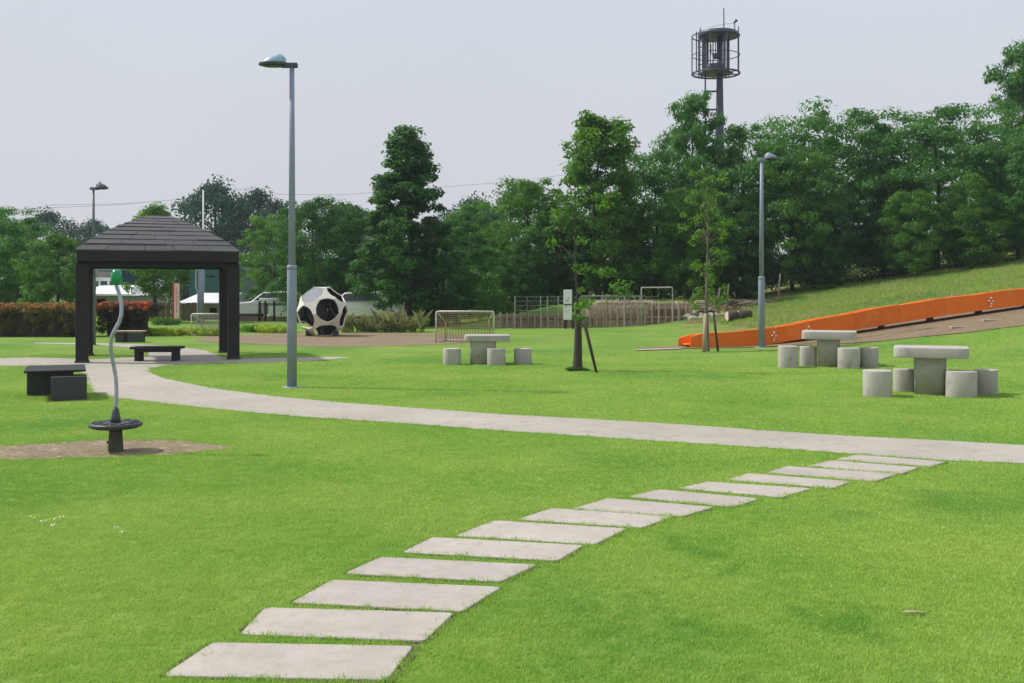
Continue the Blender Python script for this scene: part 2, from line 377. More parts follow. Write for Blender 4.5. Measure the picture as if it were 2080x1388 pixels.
w0 = [gp(1300, 712), gp(1390, 708), gp(1560, 705), gp(1650, 702), gp(1715, 699), gp(1800, 693), gp(1900, 683), gp(1990, 673), gp(2080, 663), gp(2250, 646)]
sheet('brown_earth', [Vector((p.x, p.y, 0)) for p in w0]+[Vector((17, 28.9, 0)), Vector((8, 28.9, 0)), Vector((5, 28.6, 0)), Vector((3.4, 27.4, 0))], M['earth'], .016, jit=.10, step=.2, seed=5, grid=.8)
sheet('bare_bank', [Vector(p) for p in ((7.2, 38.6, 0), (8.6, 38.9, 0), (9.6, 40.5, 0), (10, 43.5, 0), (8.3, 44.5, 0), (7.6, 42, 0), (6.6, 40.4, 0))], M['earth'], .02, jit=.2, step=.3, seed=6, grid=.8)
sheet('sandy_edge', G((1288, 711.5), (1330, 709.5), (1388, 708), (1388, 710), (1340, 712), (1290, 713.5)), M['path'], .022, jit=.01, step=.2, seed=2)

DIRT = POLYS[1]
# stepping stones
slabs = [[(335,1367),(790,1380),(845,1316),(430,1311)], [(487,1283),(862,1301),(922,1250),(545,1240)], [(593,1222),(940,1240),(1012,1196),(680,1183)],
 [(703,1164),(1015,1180),(1090,1151),(775,1135)], [(820,1120),(1130,1138),(1178,1112),(880,1095)], [(930,1085),(1205,1105),(1270,1078),(1005,1060)],
 [(1053,1053),(1300,1070),(1368,1052),(1120,1036)], [(1162,1032),(1385,1048),(1450,1035),(1235,1015)], [(1282,1008),(1490,1028),(1543,1015),(1340,997)],
 [(1378,990),(1590,1009),(1640,995),(1440,981)], [(1475,973),(1690,990),(1730,981),(1520,965)], [(1558,958),(1775,976),(1822,966),(1600,950)],
 [(1635,945),(1830,961),(1865,953),(1690,938)], [(1695,932),(1890,947),(1925,941),(1745,927)]]
ordn = ['second', 'third', 'fourth', 'fifth', 'sixth', 'seventh', 'eighth', 'ninth', 'tenth', 'eleventh', 'twelfth']
def round_poly(q, r, n=4):
    o = []
    for i in range(len(q)):
        p, a, b = q[i], q[i-1], q[(i+1) % len(q)]
        da = (a-p); db = (b-p); ra = min(r, da.length*.3); p0 = p+da.normalized()*ra; p1 = p+db.normalized()*ra
        for k in range(n+1):
            t = k/n; o.append(p0*(1-t)**2+p*2*t*(1-t)+p1*t*t)
    return o
for i, q in enumerate(slabs):
    pts = [gp(x+(x-sum(k_[0] for k_ in q)/4)*.015, y+(F*.015/gp(x, y).y if j_ < 2 else -1)).to_2d() for j_, (x, y) in enumerate(q)]
    c = sum(pts, Vector((0, 0)))/4
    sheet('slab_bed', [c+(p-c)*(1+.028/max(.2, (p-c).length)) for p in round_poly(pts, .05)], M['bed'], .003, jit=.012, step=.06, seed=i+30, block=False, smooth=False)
    o_ = [p-c for p in round_poly(pts, .035)]
    o_ = [p+Vector((mnoise.noise(Vector((p.x*3, p.y*3, i))), mnoise.noise(Vector((p.x*3, p.y*3, i+50)))))*.03 for p in o_]
    lab = ('nearest pale concrete stepping slab at the bottom edge of the photo' if i == 0 else
           'farthest pale stepping slab, touching the edge of the curved path' if i == 13 else
           'pale stepping slab next before the one touching the curved path' if i == 12 else
           'pale concrete stepping slab in the lawn, %s from the bottom of the photo' % ordn[i-1])
    o = MB().prism([(p.x, p.y) for p in o_], -.06, .011).build('stepping_slab', M['slab'], bevel=.006, loc=(c.x, c.y, 0))
    o.rotation_euler = (random.uniform(-.004, .004), random.uniform(-.004, .004), 0)
    tag(o, lab, 'stepping stone', 'stepping slabs across the lawn')
    POLYS.append(np.array([(p.x+c.x, p.y+c.y) for p in o_]))

# ------------------------------------------------------------------ grass
def inside(poly, P):
    x, y = P[:, 0], P[:, 1]; r = np.zeros(len(P), bool); n = len(poly); j = n-1
    for i in range(n):
        xi, yi = poly[i]; xj, yj = poly[j]
        c = ((yi > y) != (yj > y)) & (x < (xj-xi)*(y-yi)/((yj-yi) if yj != yi else 1e-9)+xi); r ^= c; j = i
    return r
def tuft(seed, n, rad, hh, wd, mat='blade'):
    r = random.Random(seed); v = []; f = []
    for i in range(n):
        a = r.uniform(0, 6.283); d = rad*math.sqrt(r.random()); x, y = d*math.cos(a), d*math.sin(a)
        b = r.uniform(0, 6.283); h = hh*r.uniform(.5, 1.15); l = h*r.uniform(.1, .8); t = r.uniform(0, 6.283); w_ = wd*r.uniform(.7, 1.3)
        dx, dy = math.cos(b)*w_, math.sin(b)*w_; k = len(v)
        v += [(x-dx, y-dy, -.004), (x+dx, y+dy, -.004), (x+l*math.cos(t), y+l*math.sin(t), h)]; f.append((k, k+1, k+2))
    me = bpy.data.meshes.new('tuft'); me.from_pydata(v, [], f); me.materials.append(M[mat]); return bpy.data.objects.new('tuft', me)
def scatter(name, pts, scl, objs, zsc=None):
    me = bpy.data.meshes.new(name); me.vertices.add(len(pts)); me.vertices.foreach_set('co', pts.astype(np.float32).ravel())
    zs_ = scl if zsc is None else zsc
    a = me.attributes.new('sc', 'FLOAT_VECTOR', 'POINT'); a.data.foreach_set('vector', np.stack([scl, scl, zs_], -1).astype(np.float32).ravel()); me.update()
    me.materials.append(M['blade'])
    o = link(name, me); c = bpy.data.collections.new(name+'_kinds')
    for q in objs: c.objects.link(q)
    ng = bpy.data.node_groups.new(name, 'GeometryNodeTree')
    ng.interface.new_socket('Geometry', in_out='INPUT', socket_type='NodeSocketGeometry'); ng.interface.new_socket('Geometry', in_out='OUTPUT', socket_type='NodeSocketGeometry')
    N = ng.nodes.new; gi = N('NodeGroupInput'); go = N('NodeGroupOutput'); ip = N('GeometryNodeInstanceOnPoints'); ci = N('GeometryNodeCollectionInfo')
    ci.inputs[0].default_value = c; ci.inputs['Separate Children'].default_value = True; ci.inputs['Reset Children'].default_value = True
    ip.inputs['Pick Instance'].default_value = True
    rv = N('FunctionNodeRandomValue'); rv.data_type = 'FLOAT_VECTOR'; rv.inputs[0].default_value = (-.12, -.12, 0); rv.inputs[1].default_value = (.12, .12, 6.283)
    ri = N('FunctionNodeRandomValue'); ri.data_type = 'INT'; ri.inputs[4].default_value = 0; ri.inputs[5].default_value = len(objs)-1
    na = N('GeometryNodeInputNamedAttribute'); na.data_type = 'FLOAT_VECTOR'; na.inputs[0].default_value = 'sc'
    lk = ng.links.new; lk(gi.outputs[0], ip.inputs['Points']); lk(ci.outputs[0], ip.inputs['Instance']); lk(rv.outputs[0], ip.inputs['Rotation'])
    lk([s_ for s_ in ri.outputs if s_.enabled][0], ip.inputs['Instance Index']); lk(na.outputs[0], ip.inputs['Scale']); lk(ip.outputs[0], go.inputs[0])
    mod = o.modifiers.new('scatter', 'NODES'); mod.node_group = ng
    return tag(o, kind='stuff')
def lawn_points(n, y0, y1, power):
    u = RNG.random(n); k = 2-power                     # density ~ Y^-power, frame width ~ Y
    Y = (y0**k+u*(y1**k-y0**k))**(1/k)
    X = (RNG.random(n)*2-1)*(Y*.53+2.2)
    P = np.stack([X, Y], -1); keep = np.ones(n, bool)
    for pl in POLYS:
        bb = (P[:, 0] > pl[:, 0].min()) & (P[:, 0] < pl[:, 0].max()) & (P[:, 1] > pl[:, 1].min()) & (P[:, 1] < pl[:, 1].max()) & keep
        idx = np.nonzero(bb)[0]
        if len(idx):
            ins = idx[inside(pl, P[idx])]
            if pl is DIRT:   # grass creeps back in over the soil's rim
                e_ = np.min(np.linalg.norm(P[ins][:, None, :]-pl[None, ::4, :], axis=2), axis=1); ins = ins[RNG.random(len(ins)) > np.where(e_ < .14, .5, .05)]
            keep[ins] = False
    keep &= RNG.random(n) < np.clip((27-P[:, 1])/8, 0, 1)
    P = P[keep]
    return np.stack([P[:, 0], P[:, 1], H(P[:, 0], P[:, 1])], -1)
pts = lawn_points(205000, 3.4, 26.5, 1.6)
sc = np.sqrt(pts[:, 1]/5)*RNG.uniform(.75, 1.25, len(pts))
g = scatter('lawn_grass', pts, sc, [tuft(i, 18, .038, .015, .0026) for i in range(4)], RNG.uniform(.8, 1.15, len(pts)))
tag(g, 'short mown green lawn grass around the slabs and path', 'grass')
# ragged longer tufts along slab and path edges
ep = []
for pl in POLYS:
    for i in range(len(pl)):
        a, b = pl[i-1], pl[i]; m = (a+b)/2
        if 3.5 < m[1] < 24 and abs(m[0]) < m[1]*.55+1:
            for _ in range(max(1, int(np.linalg.norm(b-a)*55*min(1, 9/m[1])))):
                t = RNG.random(); q = a+(b-a)*t+RNG.normal(0, .016, 2)
                if not inside(pl, np.array([q]))[0] or RNG.random() < .12: ep.append((q[0], q[1], h1(q[0], q[1])))
ep = np.array(ep)
g = scatter('edge_grass', ep, np.sqrt(ep[:, 1]/5)*RNG.uniform(.8, 1.5, len(ep)), [tuft(20+i, 14, .028, .025, .0026) for i in range(3)], RNG.uniform(.6, 1.3, len(ep)))
tag(g, 'slightly longer grass fringing the slab and path edges', 'grass')
# rough grass on the bank behind the slide
bx_ = RNG.uniform(5.5, 24, 14000); by_ = RNG.uniform(28.9, 49, 14000); msk = (bx_ < by_*.52+1) & (H(bx_, by_) > .3)
bx_, by_ = bx_[msk], by_[msk]
g = scatter('bank_grass', np.stack([bx_, by_, H(bx_, by_)], -1), RNG.uniform(1.8, 4.2, len(bx_)), [tuft(40+i, 16, .06, .03, .004, 'dryblade') for i in range(3)])
tag(g, 'rough longer grass on the bank behind the orange slide', 'grass')
# small white bits lying on the lawn at the left
mb = MB()
for x, y in ((63, 1059), (70, 1062), (84, 1070), (95, 1068), (112, 1064), (124, 1060), (248, 1090), (236, 1080), (106, 1076)):
    p = gp(x, y)
    for k in range(3):
        a = random.uniform(0, 6.28); r = random.uniform(.006, .011); q = (p.x+random.uniform(-.012, .012), p.y+random.uniform(-.015, .015), .028+random.uniform(0, .008))
        mb.add([(q[0]+r*math.cos(a+j*1.57), q[1]+r*math.sin(a+j*1.57), q[2]+.006*(j % 2)) for j in range(4)], [(0, 1, 2, 3)])
tag(mb.build('white_petals', M['white']), 'scattered small white petals on the lawn at the left', 'petals', kind='stuff')
p = gp(1855, 1250); mb = MB()
mb.add([(-.06, 0, .012), (-.02, .014, .018), (.05, .006, .014), (.06, -.004, .012), (.02, -.014, .018), (-.03, -.012, .014)], [(0, 1, 2, 3, 4, 5)])
tag(mb.build('fallen_leaf', M['timber'], loc=(p.x, p.y, .004)), 'single dry tan leaf lying on the right foreground lawn', 'leaf')

# ------------------------------------------------------------------ foliage
def leaf_cloud(name, centers, csize, nleaf, leaf, flat, mat, seed, outward=None, zmin=None):
    """leaf-shaped quads spread through clumps"""
    r = np.random.default_rng(seed); C = np.asarray(centers, float); n = len(C)*nleaf
    ci = np.repeat(np.arange(len(C)), nleaf); cs = np.asarray(csize) if hasattr(csize, '__len__') else np.full(len(C), csize)
    d = r.normal(size=(n, 3)); d /= np.linalg.norm(d, axis=1)[:, None]
    rr = (r.random(n)**.45)[:, None]*cs[ci][:, None]
    off = d*rr; off[:, 2] *= flat
    P = C[ci]+off
    if zmin is not None: P = P[P[:, 2] > zmin]; d = d[:len(P)]
    n = len(P)
    nrm = d*1.0+r.normal(size=(n, 3))*.42+np.array([0, 0, .5]); nrm /= np.linalg.norm(nrm, axis=1)[:, None]
    t = np.cross(nrm, r.normal(size=(n, 3))); t /= np.linalg.norm(t, axis=1)[:, None]; b = np.cross(nrm, t)
    s = leaf*r.uniform(.6, 1.35, n)[:, None]
    v = np.stack([P-t*s, P-b*s*.48, P+t*s+nrm*s*.15, P+b*s*.48], 1).reshape(-1, 3)
    me = bpy.data.meshes.new(name); me.vertices.add(4*n); me.vertices.foreach_set('co', v.astype(np.float32).ravel())
    me.loops.add(4*n); me.loops.foreach_set('vertex_index', np.arange(4*n, dtype=np.int32))
    me.polygons.add(n); me.polygons.foreach_set('loop_start', np.arange(0, 4*n, 4, dtype=np.int32)); me.polygons.foreach_set('loop_total', np.full(n, 4, np.int32))
    me.update(calc_edges=True); me.materials.append(mat); return me
def crown_centers(seed, Hh, R, z0, n, prof, lump=.28, inner=.35):
    r = np.random.default_rng(seed); out_ = []
    ph = r.uniform(0, 6.28, 6)
    for i in range(n):
        u = r.random(); z = z0+u*(Hh-z0); a = r.uniform(0, 6.283)
        q = prof(u)*R*(1+lump*(math.sin(3*a+ph[0]+4*u)*.5+math.sin(2*a-7*u+ph[1])*.5+math.sin(5*a+11*u+ph[2])*.4))
        d = q*(r.random()**inner); out_.append((d*math.cos(a), d*math.sin(a), z+r.normal()*.05*Hh*.3))
    return np.array(out_)
P_round = lambda u: max(.12, math.sqrt(max(0, 1-(2*u-.85)**2*.86)))*1.0
P_cone = lambda u: (1-u)**.8*.95+.07 if u > .18 else .55+u*1.6
P_col = lambda u: .55+.45*math.sin(min(1, u*1.15)*3.14) if u < .9 else .35
P_rag = lambda u: .30+.72*(1-u)**.75
P_vase = lambda u: .45+.6*math.sin((.15+u*.72)*3.14)
def trunk_mesh(name, Hh, r0, seed, cents, mat, nlimb=9, bend=.15):
    r = random.Random(seed); mb = MB(); ph = r.uniform(0, 6)
    f = lambda z: Vector((bend*math.sin(ph+z*.7)-bend*math.sin(ph), bend*math.cos(ph*1.3+z*.6)-bend*math.cos(ph*1.3), z))
    zs = [0, .12, .35]+[Hh*k/7 for k in range(1, 8)]
    zs = sorted(z for z in zs); mb.tube([f(z-.05 if z == 0 else z) for z in zs], [r0*(1.35 if z == 0 else 1)*(1-z/Hh*.88) for z in zs], 8)
    cc = sorted(cents.tolist(), key=lambda c: c[2]); 
    for k in range(nlimb):
        c = Vector(cc[int((k+.5)/nlimb*len(cc))]); hd = math.hypot(c.x, c.y); zb = max(.25*Hh*.5, min(c.z-hd*.55, Hh*.9)); a = f(zb)
        m = a.lerp(c, .5)+Vector((0, 0, -.06*hd)); rb = r0*(1-zb/Hh*.88)*.45
        mb.tube([a, m, c], [rb, rb*.6, rb*.2], 5)
    return mb.mesh(name, mat, True)
KINDS = {}
def kind(key, Hh, R, z0, n, prof, csz, nleaf, leaf, flat, mat, r0, seed, bark='bark', lump=.28, inner=.35, nlimb=9):
    c = crown_centers(seed, Hh, R, z0, n, prof, lump, inner)
    rs = np.random.default_rng(seed+5)
    KINDS[key] = (Hh, leaf_cloud('crown', c, csz*rs.uniform(.6, 1.3, n), nleaf, leaf, flat, L[mat], seed, zmin=.1), trunk_mesh('trunk', Hh*.93, r0, seed, c, M[bark], nlimb))
kind('broad1', 8.0, 3.3, .7, 210, P_round, .72, 150, .10, .6, 'mid', .20, 11)
kind('broad2', 8.0, 3.2, .7, 210, P_round, .70, 150, .10, .55, 'deep', .20, 12)
kind('layer1', 8.5, 3.6, .9, 200, P_vase, .85, 160, .10, .42, 'cool', .20, 13, lump=.35)
kind('layer2', 8.5, 3.6, .9, 200, P_vase, .85, 160, .10, .45, 'mid', .20, 14, lump=.4)
kind('cone', 8.3, 2.3, .9, 260, P_cone, .40, 130, .085, .6, 'deep', .15, 15, inner=.5, lump=.2)
kind('lush', 8.0, 2.2, .6, 210, P_rag, .50, 130, .09, .6, 'lush', .13, 16, lump=.55)
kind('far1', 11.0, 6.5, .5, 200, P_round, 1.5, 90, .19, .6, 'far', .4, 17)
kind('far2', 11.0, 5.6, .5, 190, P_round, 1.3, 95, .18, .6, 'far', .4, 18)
kind('feather', 9.0, 3.0, .9, 200, P_col, .65, 140, .095, .5, 'cool', .2, 19, lump=.5, inner=.5)
kind('park', 5.6, 1.65, 1.3, 130, P_round, .45, 110, .075, .6, 'lush', .12, 20)
tmp = {'broad3': ('broad1', 'cool'), 'layer3': ('layer2', 'deep')}
for k, (b, mt) in tmp.items():
    me = KINDS[b][1].copy(); me.materials.clear(); me.materials.append(L[mt]); KINDS[k] = (KINDS[b][0], me, KINDS[b][2])
def tree(kindkey, x, top, Y, wide, label, name='tree', group='trees bordering the park', base=None, rz=None):
    """x, top in photo pixels; Y metres away; wide scales the crown's width"""
    Hh, cm, tm = KINDS[kindkey]; X = (x-CX)/F*Y; zb = h1(X, Y) if base is None else base
    h = EYE-(top-HY)/F*Y-zb; s = h/(Hh+.42)
    t = thing(name, label, 'tree', (X, Y, zb), random.uniform(0, 6.28) if rz is None else rz, group)
    t.scale = (s*wide, s*wide, s)
    link('trunk', tm, t); link('crown', cm, t); return t

far = 'hazy trees far beyond the park'
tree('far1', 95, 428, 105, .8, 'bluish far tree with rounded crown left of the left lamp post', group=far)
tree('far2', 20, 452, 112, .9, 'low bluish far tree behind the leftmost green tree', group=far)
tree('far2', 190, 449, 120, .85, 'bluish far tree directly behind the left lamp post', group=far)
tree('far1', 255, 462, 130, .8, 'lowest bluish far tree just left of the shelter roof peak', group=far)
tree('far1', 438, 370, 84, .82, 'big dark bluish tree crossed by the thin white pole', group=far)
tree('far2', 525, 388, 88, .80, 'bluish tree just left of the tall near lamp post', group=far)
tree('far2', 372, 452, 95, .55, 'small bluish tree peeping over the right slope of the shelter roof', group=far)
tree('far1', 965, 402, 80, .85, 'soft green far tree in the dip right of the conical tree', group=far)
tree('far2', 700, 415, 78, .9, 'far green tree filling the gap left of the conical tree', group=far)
tree('layer1', -10, 412, 42, .8, 'tall green tree cut by the left edge of the photo')
tree('broad2', -130, 430, 44, .9, 'dark tree beyond the left edge of the photo behind the hedge')
tree('layer2', -260, 445, 46, .9, 'mid green tree well beyond the left edge of the photo')
tree('broad1', 112, 472, 40, .95, 'rounded mid green tree standing behind the left hedge')
tree('broad3', 40, 520, 44, .9, 'lower bushy tree between the edge tree and the rounded tree')
tree('park', 318, 404, 48, .95, 'leafy tree behind the shelter whose bright tip shows above its roof')
tree('layer2', 552, 432, 54, .75, 'bushy green tree directly left of the tall near lamp post')
tree('layer3', 640, 398, 48, .8, 'dark layered tree rising behind the football climbing ball')
tree('broad2', 720, 412, 50, .85, 'dark rounded tree between the climbing ball and the conical tree')
tree('cone', 826, 248, 43, 1.22, 'tall dark conical tree, highest in the middle of the park edge')
tree('broad2', 790, 470, 46, 1.0, 'dark low tree at the left foot of the conical tree')
tree('layer3', 905, 440, 45, .9, 'low spreading tree at the right foot of the conical tree')
tree('broad3', 955, 412, 54, .95, 'pale green rounded tree behind the small football goal')
tree('layer2', 1065, 358, 48, .85, 'wispy mid green tree left of the white notice board')
tree('lush', 1216, 222, 45.5, 1.1, 'tall ragged bright green tree just behind the staked sapling')
tree('broad2', 1150, 420, 46, .95, 'dark tree filling the wood behind the notice board')
tree('broad2', 1262, 400, 49, .8, 'dark tree behind the grey fence frame')
tree('layer1', 1330, 298, 48, .72, 'cool green layered tree left of the tower ladder')
tree('feather', 1400, 184, 50, .62, 'tall pointed cool green tree hiding the foot of the tower ladder')
tree('layer2', 1400, 380, 45, .75, 'mid green tree in the wood behind the second sapling')
tree('layer1', 1515, 248, 50, .8, 'layered tree right of the tower mast base')
tree('broad2', 1500, 400, 47, .8, 'dark shaded tree left of the lamp post by the slide')
tree('layer2', 1610, 300, 48, .75, 'spreading tree directly behind the lamp post by the slide')
tree('layer1', 1700, 216, 51, .90, 'tall flat topped tree right of the lamp post by the slide')
tree('broad2', 1670, 395, 47, .75, 'dark shaded tree below the tall flat topped tree')
tree('layer3', 1795, 330, 50, .7, 'dark thin tree by the sky gap in the wood')
tree('layer1', 1900, 212, 50, 1.0, 'broad cool green tree above the middle of the orange slide', rz=2.0)
tree('layer2', 1850, 385, 46, .75, 'low mid green tree beneath the broad tree above the slide')
tree('broad1', 1975, 350, 46, .9, 'rounded green tree above the upper end of the slide')
tree('broad3', 2070, 290, 47, .9, 'green tree cut by the right edge of the photo')
tree('feather', 2090, 80, 56, .75, 'very tall dark feathery tree at the right edge of the photo')
tree('broad3', 2120, 130, 58, .75, 'dark dense tree beside the very tall one at the right edge')
tree('layer3', 2150, 250, 52, 1.0, 'dark tree just beyond the right edge behind the bank')
tree('broad2', 1075, 470, 45, .75, 'low dark tree left of the notice board behind the wire fence')
tree('broad2', 600, 500, 55, .8, 'low dark tree behind the tall near lamp post')
# dark undergrowth along the wood's foot
us = []
for i in range(260):
    x = random.uniform(600, 2250); Y = random.uniform(47, 53); X = (x-CX)/F*Y; us.append((X, Y, h1(X, Y)+random.uniform(.1, 2.0)))
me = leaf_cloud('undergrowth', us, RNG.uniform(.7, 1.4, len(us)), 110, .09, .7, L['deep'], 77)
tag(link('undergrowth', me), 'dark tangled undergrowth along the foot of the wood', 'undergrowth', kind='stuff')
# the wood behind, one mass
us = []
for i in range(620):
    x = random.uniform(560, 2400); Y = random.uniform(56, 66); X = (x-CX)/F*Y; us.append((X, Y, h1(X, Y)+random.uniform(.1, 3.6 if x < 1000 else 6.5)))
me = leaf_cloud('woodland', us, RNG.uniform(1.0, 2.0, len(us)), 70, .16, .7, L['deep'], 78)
tag(link('woodland', me), 'dense dark woodland mass behind the first row of trees', 'woodland', kind='stuff')

# saplings in the lawn
def sapling(x, ybase, top, label, leafrange, lw, seed, pale, stake_pts, r0, leafmatk='fresh', ncl=46, nleaf=38, lean=0, skirt=False):
    p = gp(x, ybase); Y = p.y; Hh = EYE-(top-HY)/F*Y-p.z
    t = thing('sapling', label, 'tree', p, 0, 'young staked trees in the lawn'); r = random.Random(seed)
    f = lambda z: Vector((lean*z/Hh+.02*math.sin(z*2.1+seed), .02*math.cos(z*1.7), z))
    zs = [-.04, .05, .3, .6, .95]+[.95+(Hh*.93-.95)*k/6 for k in range(1, 7)]
    rad = [r0*1.4, r0*1.1, r0*.95, r0*.85, r0*.7]+[r0*(.17*(1-k/8)+.03) if skirt else r0*(.7*(1-k/6.5)) for k in range(1, 7)]
    MB().tube([f(z) for z in zs], rad, 8).build('trunk', M['bark' if not pale else 'palebark'], t, True)
    cs = []
    for i in range(ncl):
        u = r.random(); z = leafrange[0]+(leafrange[1]-leafrange[0])*u; a = r.uniform(0, 6.283); d = lw*(.25+.75*r.random())*(1.15-.75*abs(u-.45))
        c = f(z)+Vector((d*math.cos(a), d*math.sin(a)*.8, d*.35)); cs.append(tuple(c))
        MB().tube([f(z-.12 if z > .3 else z), f(z).lerp(c, .5)+Vector((0, 0, .02)), c], [.010, .007, .003], 4).build('branch', M['palebark' if pale else 'bark'], t)
    me = leaf_cloud('crown', cs, np.array([r.uniform(.08, .2) for _ in cs]), nleaf, .042, .75, L[leafmatk], seed)
    link('crown', me, t)
    return t, p
t1, p1 = sapling(1174, 754, 300, 'slender dark trunked sapling propped by a dark stake, left of the white path streak', (1.15, 4.5), .62, 31, False, None, .088, lean=-.08, skirt=True, ncl=14, leafmatk='lush')
me = leaf_cloud('trunk_shoots', [(random.uniform(-.05, .14), random.uniform(-.1, .1), random.uniform(.9, 1.6)) for _ in range(11)], .09, 40, .035, .9, L['fresh'], 55); tag(link('trunk_shoots', me, t1), kind='stuff')
me = leaf_cloud('base_tuft', [(random.uniform(-.25, .2), random.uniform(-.12, .12), random.uniform(0, .05)) for _ in range(14)], .07, 40, .03, .6, L['mid'], 56, zmin=-.01); tag(link('base_tuft', me, t1), kind='stuff')
q = thing('tree_stake', 'dark leaning prop stake to the right of the nearer sapling', 'stake', gp(1213, 758))
MB().tube([(0, 0, -.05), (-.12, .02, .45), (-.25, .03, .98)], [.024, .032, .036], 7).build('stake', M['stake'], q, True)
MB().tube([(-.26, .0, .9), (-.36, 0, .97)], [.02, .02], 6).build('tie', M['darkwire'], q)
t2, p2 = sapling(1436, 714, 332, 'bright leafy sapling between two stakes in front of the slide end', (1.0, 4.6), .62, 33, True, None, .05, ncl=64, nleaf=36)
for (x, yb, xt, yt, lab) in ((1430, 716, 1433, 637, 'thick upright stake against the sapling by the slide end'), (1459, 715, 1449, 632, 'thinner leaning stake right of the sapling by the slide end')):
    a = gp(x, yb); b = at(xt, yt, a.y+.05); q = thing('tree_stake', lab, 'stake', a, 0, 'stakes of the sapling by the slide')
    MB().tube([(0, 0, -.05), b-a], [.05 if x == 1430 else .032, .045 if x == 1430 else .028], 7).build('stake', M['stake' if x > 1430 else 'timber'], q, True)
q = thing('stake_crossbar', 'short dark crossbar tying the two stakes of the sapling by the slide', 'crossbar', at(1414, 634, 26.1)); MB().tube([(0, 0, 0), (.50, .02, .01)], .022, 6).build('bar', M['stake'], q)
for x, yb, yt, lab in ((1476, 645, 578, 'left thin stake on the bank right of the second sapling'), (1458, 640, 585, 'middle thin stake on the bank behind the second sapling'), (1581, 604, 556, 'lone grey post on the bank right of the slide lamp'), (2006, 554, 470, 'pale bare trunk at the top of the bank at the right')):
    Y = 41 if x < 1500 else 43 if x < 1700 else 47.0
    a = at(x, yb, Y); a.z = h1(a.x, a.y); b = at(x+(4 if x < 2000 else 0), yt, Y)
    tag(MB().tube([(0, 0, -.1), ((b-a).x*.4, 0, (b-a).z*.5), (b-a)], [.04, .035, .03], 6).build('bank_post', M['palebark'], None, True, loc=a), lab, 'post', 'thin posts on the bank')

# hedges and shrubs
def hedge(x0, x1, ytop, ybase, depth, label, body, tip, seed, loY=None):
    a = gp(x0, ybase); b = gp(x1, ybase); Y = (a.y+b.y)/2; hh = (ybase-ytop)/F*Y; wx = b.x-a.x
    t = thing('hedge', label, 'hedge', ((a.x+b.x)/2, Y+depth/2, 0), 0, 'clipped hedges behind the lawn'); r = np.random.default_rng(seed)
    n = int(wx*hh*20+wx*depth*10); cs = []
    for i in range(n):
        f = r.random(); x = r.uniform(-wx/2, wx/2)
        if f < .6: cs.append((x, -depth/2+.1+r.random()*.22, r.uniform(.12, hh-.1)))
        elif f < .9: cs.append((x, r.uniform(-depth/2, depth/2), hh-.1-r.random()*.1))
        else: cs.append(((1 if r.random() < .5 else -1)*(wx/2-.08), r.uniform(-depth/2, depth/2), r.uniform(.12, hh-.1)))
    link('foliage', leaf_cloud('foliage', cs, .17, 120, .035, .9, L[body], seed, zmin=.02), t)
    MB().box(-wx/2+.3, wx/2-.3, -depth/2+.36, depth/2-.36, .02, hh-.30).build('branch_core', M['bark'], t)
    if tip:
        cs = [(r.uniform(-wx/2, wx/2), r.uniform(-depth/2, depth/2), hh-.03-r.random()*.08) for _ in range(int(wx*depth*14))]+[(r.uniform(-wx/2, wx/2), -depth/2, hh-.06-r.random()*.16) for _ in range(int(wx*7))]
        link('new_growth', leaf_cloud('new_growth', cs, .10, 70, .034, .8, L[tip], seed+1), t)
hedge(-160, 186, 617, 685, 1.3, 'long clipped hedge with orange tinged top left of the shelter', 'hedge', 'orangetip', 61)
hedge(190, 299, 615, 684, 1.3, 'dark bronze clipped hedge with bright red top seen through the shelter', 'hedgedark', 'redtip', 62)
def shrub(x0, x1, ytop, ybase, label, mat, seed, Y=None, leaf=.035, spiky=False):
    a = gp(x0, ybase); b = gp(x1, ybase); 
    if Y: a = at(x0, ybase, Y); b = at(x1, ybase, Y); a.z = h1(a.x, Y)
    hh = (ybase-ytop)/F*a.y; wx = b.x-a.x; t = thing('shrub', label, 'shrub', ((a.x+b.x)/2, a.y+.4, h1((a.x+b.x)/2, a.y+.4)), 0); r = np.random.default_rng(seed)
    cs = []; n = max(6, int(wx*26))
    for i in range(n):
        x = r.uniform(-wx/2, wx/2); y = r.uniform(-.4, .5); top = hh*(.75+.3*math.sin(x*3+seed)*math.sin(x*1.3)); cs.append((x, y, r.uniform(.08, max(.15, top-.08))))
    link('foliage', leaf_cloud('foliage', cs, .16, 110, leaf, .8, L[mat], seed, zmin=.01), t)
    for i in range(int(wx*1.5)+2):
        x = r.uniform(-wx/2, wx/2); MB().tube([(x, 0, -.02), (x+r.normal()*.08, 0, hh*.8)], [.012, .005], 4).build('stem', M['bark'], t)
    if spiky:
        sp_ = MB()
        for i in range(int(wx*40)):
            x = r.uniform(-wx/2, wx/2); y = r.uniform(-.4, .3); l = hh*r.uniform(.7, 1.25); dx = r.normal()*.25; dy = r.normal()*.2
            sp_.add([(x-.012, y, 0), (x+.012, y, 0), (x+dx*.5+.01, y+dy*.5, l*.8), (x+dx, y+dy, l)], [(0, 1, 2), (0, 2, 3)])
        tag(sp_.build('arching_blades', L[mat], t), kind='stuff')
    return t
shrub(298, 392, 665, 683, 'low yellow green ground shrub row below the red totem sign', 'lime', 71)
shrub(394, 462, 664, 683, 'low yellow green shrub beneath the far small goal', 'lime', 72)
shrub(489, 520, 656, 676, 'small round green shrub right of the shelter post', 'fresh', 73)
shrub(521, 588, 659, 677, 'flat topped lime shrub left of the near lamp post', 'lime', 74)
shrub(694, 770, 640, 676, 'straw green bushy shrub right of the climbing ball', 'pampas', 75, spiky=True)
shrub(770, 862, 634, 676, 'wide straw green shrub with arching blades left of the white goal', 'pampas', 76, spiky=True)
shrub(860, 930, 620, 668, 'dark green shrub behind the left post of the white goal', 'deep', 79, Y=43)
